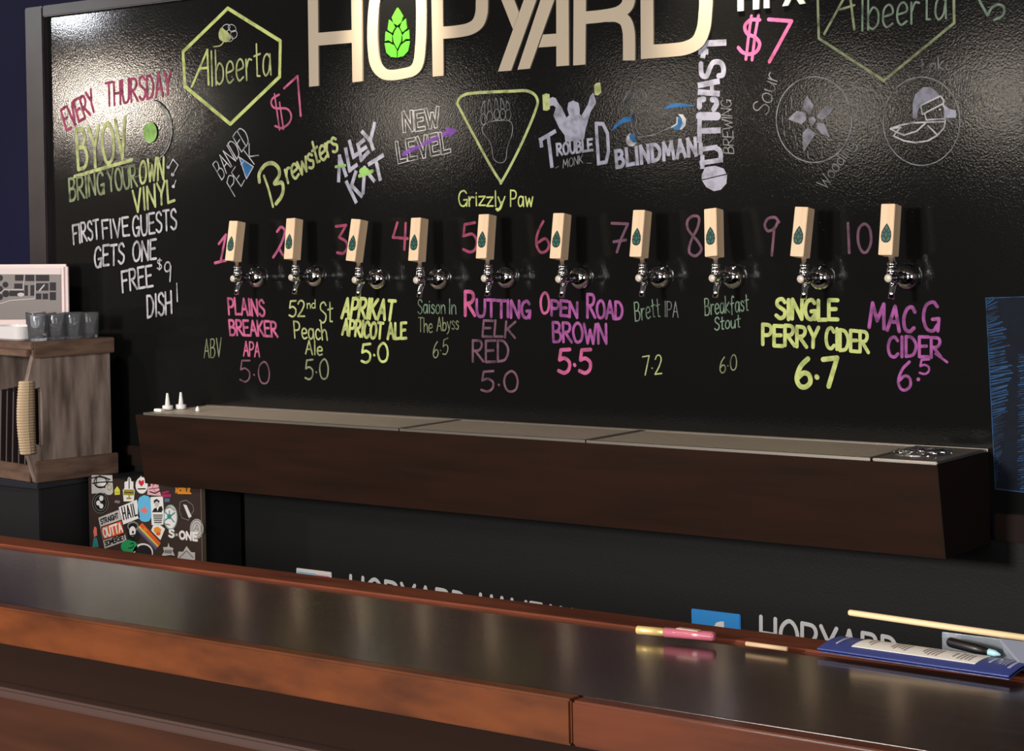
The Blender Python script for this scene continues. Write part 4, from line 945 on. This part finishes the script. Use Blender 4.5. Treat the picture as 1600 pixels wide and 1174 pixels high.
# menu on the bar
n0 = hit(1277,1019.5,2,ZR); n1 = hit(1576,1063.5,2,ZR)
menu = thing('menu_booklet', (n0+n1)/2, 'navy blue printed menu with a white panel lying on the back of the bar', 'menu')
MO = Vector(menu.location)
ex = (n1-n0).normalized(); ey = Vector((-ex.y, ex.x, 0)); LM = (n1-n0).length; DM = .064
def mpt(a, b, z): return n0+ex*(a*LM)+ey*(b*DM)+Vector((0,0,z))
def arch(b, base): return base+.006*math.sin(math.pi*b*.7)
def sheet(mb, a0, a1, b0, b1, base, m, th, n=10, k=1):
    vs = []; fs = []
    for i in range(n+1):
        b = b0+(b1-b0)*i/n
        for a in (a0, a1):
            z = arch(b, base); vs += [mpt(a, b, z+th), mpt(a, b, z)]
    for i in range(n):
        p = i*4; fs += [(p, p+2, p+6, p+4), (p+1, p+5, p+7, p+3), (p, p+4, p+5, p+1), (p+2, p+3, p+7, p+6)]
    fs += [(0,1,3,2), (n*4, n*4+2, n*4+3, n*4+1)]
    mb.add(vs, fs, m)
m = MB(); sheet(m,0,1,0,1,.004,BLUEM,.0016); m.build('cover', menu, MO)
m = MB(); sheet(m,.004,1.004,0,1.0,.0005,mat('menu_inner_leaf',(38,46,98),.4),.0014); m.build('inner_leaf', menu, MO)
m = MB(); sheet(m,.15,.80,.30,1.0,.0058,PAPER,.0005); m.build('white_panel', menu, MO)
m = MB()
INK = mat('menu_grey_ink',(150,130,130),.6)
for a, b0, b1 in ((.20,.62,.96),(.225,.5,.9),(.33,.55,.95),(.35,.48,.92),(.37,.55,.9),(.39,.5,.92),(.41,.45,.9),(.50,.55,.9),(.52,.45,.92),(.54,.4,.9),(.56,.42,.88),(.58,.4,.85),(.66,.5,.8),(.69,.42,.85),(.71,.4,.8),(.73,.42,.8),(.75,.4,.78)):
    sheet(m, a, a+.006, b0, b1, .0065, INK, .0002, 6)
m.build('fine_print', menu, MO)
m = MB()
PINK_ = mat('menu_pale_ink',(190,190,214),.5)
sheet(m, .055, .067, .35, .9, .0058, PINK_, .0003, 6); m.build('title_print', menu, MO); m = MB()
for a, b0, b1, w in ((.845,.5,.9,.012),(.90,.5,.85,.004),(.915,.5,.85,.004),(.93,.48,.85,.004),(.955,.35,.85,.014)): sheet(m, a, a+w, b0, b1, .0058, PINK_, .0003, 6)
m.build('title_print', menu, MO)

# lip gloss, wooden stick on the back rail
p0 = hit(995,984.5,2,ZR+.008); p1 = hit(1117,995,2,ZR+.008); d = (p1-p0)
gl = thing('lip_gloss', (p0+p1)/2, 'pink lip gloss tube with a gold cap lying on the back rail of the bar', 'lip gloss'); go = Vector(gl.location)
MB().tube([p0, p0+d*.01, p0+d*.36], [.0048,.006,.006], mat('gold_cap',(240,208,136),.3,.35), 16).build('cap', gl, go)
MB().tube([p0+d*.365, p0+d*.97, p1], [.0068,.0068,.005], mat('pink_gloss',(184,98,116),.2,0,.5,coat=.4), 16).build('tube', gl, go)
MB().box(tuple(p0+d*.52+Vector((0,-.002,.0066))), tuple(p0+d*.82+Vector((0,.001,.0074))), mat('gloss_label',(236,206,180),.3,.3)).build('print', gl, go)
p0 = hit(1166,1006,2,ZR+.003); p1 = hit(1230,1014.5,2,ZR+.003)
tag(MB().tube([p0,p1], .0032, mat('pale_wood_stick',(206,172,134),.6), 10).build('wooden_stick'), 'short pale wooden stick lying on the bar between the lip gloss and the menu', 'stick')

# clear caddy with a pen and a long dowel across it
YW = -1.998
A_ = hit(1606,1054,2,ZR+.001); B_ = hit(1562,1003,1,-2.022); R_ = hit(1606,1054,2,ZR+.001)+Vector((.30,-.015,0)); Q_ = B_+Vector((.30,-.015,0))
kad = thing('plastic_caddy', (A_.x+.1, -2.03, ZR), 'clear grey plastic caddy at the right end of the bar behind the menu', 'caddy'); kk = Vector(kad.location)
w0 = hit(1472,984,1,YW); w1 = hit(1600,1004,1,YW)
MB().rbox((w0.x, YW-.0015, ZR+.0005), (w0.x+.45, YW+.0015, w0.z-.003), PLAST, .0008).build('back_wall', kad, kk)
MB().prism([A_, R_, Q_, B_], (0,0,0), (0,.001,.004), mat('grey_plastic_slope',(128,132,146),.25,0,.5)).build('sloped_lid', kad, kk)
MB().prism([A_+Vector((.004,.002,0)), B_+Vector((.004,.002,0)), (B_.x+.004, B_.y+.002, ZR+.0005)], (0,0,0), (.003,0,0), PLAST).rbox((B_.x+.006, B_.y+.002, ZR+.0005), (B_.x+.30, B_.y+.005, B_.z-.012), PLAST, .0006).build('side_wall', kad, kk)
a = hit(1327,957.5,1,YW); b = hit(1600,997,1,YW); b = b+(b-a)*.5
tag(MB().tube([a-(b-a)*.001, a+(b-a)*.004, b], [.0035,.0043,.0046], mat('pale_dowel',(236,206,160),.5), 14).build('wooden_dowel'), 'long pale round wooden dowel resting across the caddy above the menu', 'dowel')
pa = hit(1482,1003,1,-2.02); pb = hit(1545,1019,1,-2.03)
pen = thing('marker_pen', (pa+pb)/2, 'black marker pen with a pale tip lying between the menu and the caddy', 'pen'); po = Vector(pen.location); d = pb-pa
MB().tube([pa, pa+d*.05, pa+d*.7, pb], [.005,.0068,.0068,.0045], mat('pen_black',(22,20,22),.35), 16).build('barrel', pen, po)
MB().tube([pb, pb+d*.15, pb+d*.28], [.0045,.0042,.0012], mat('pen_pale_tip',(170,214,224),.4), 12).build('tip', pen, po)
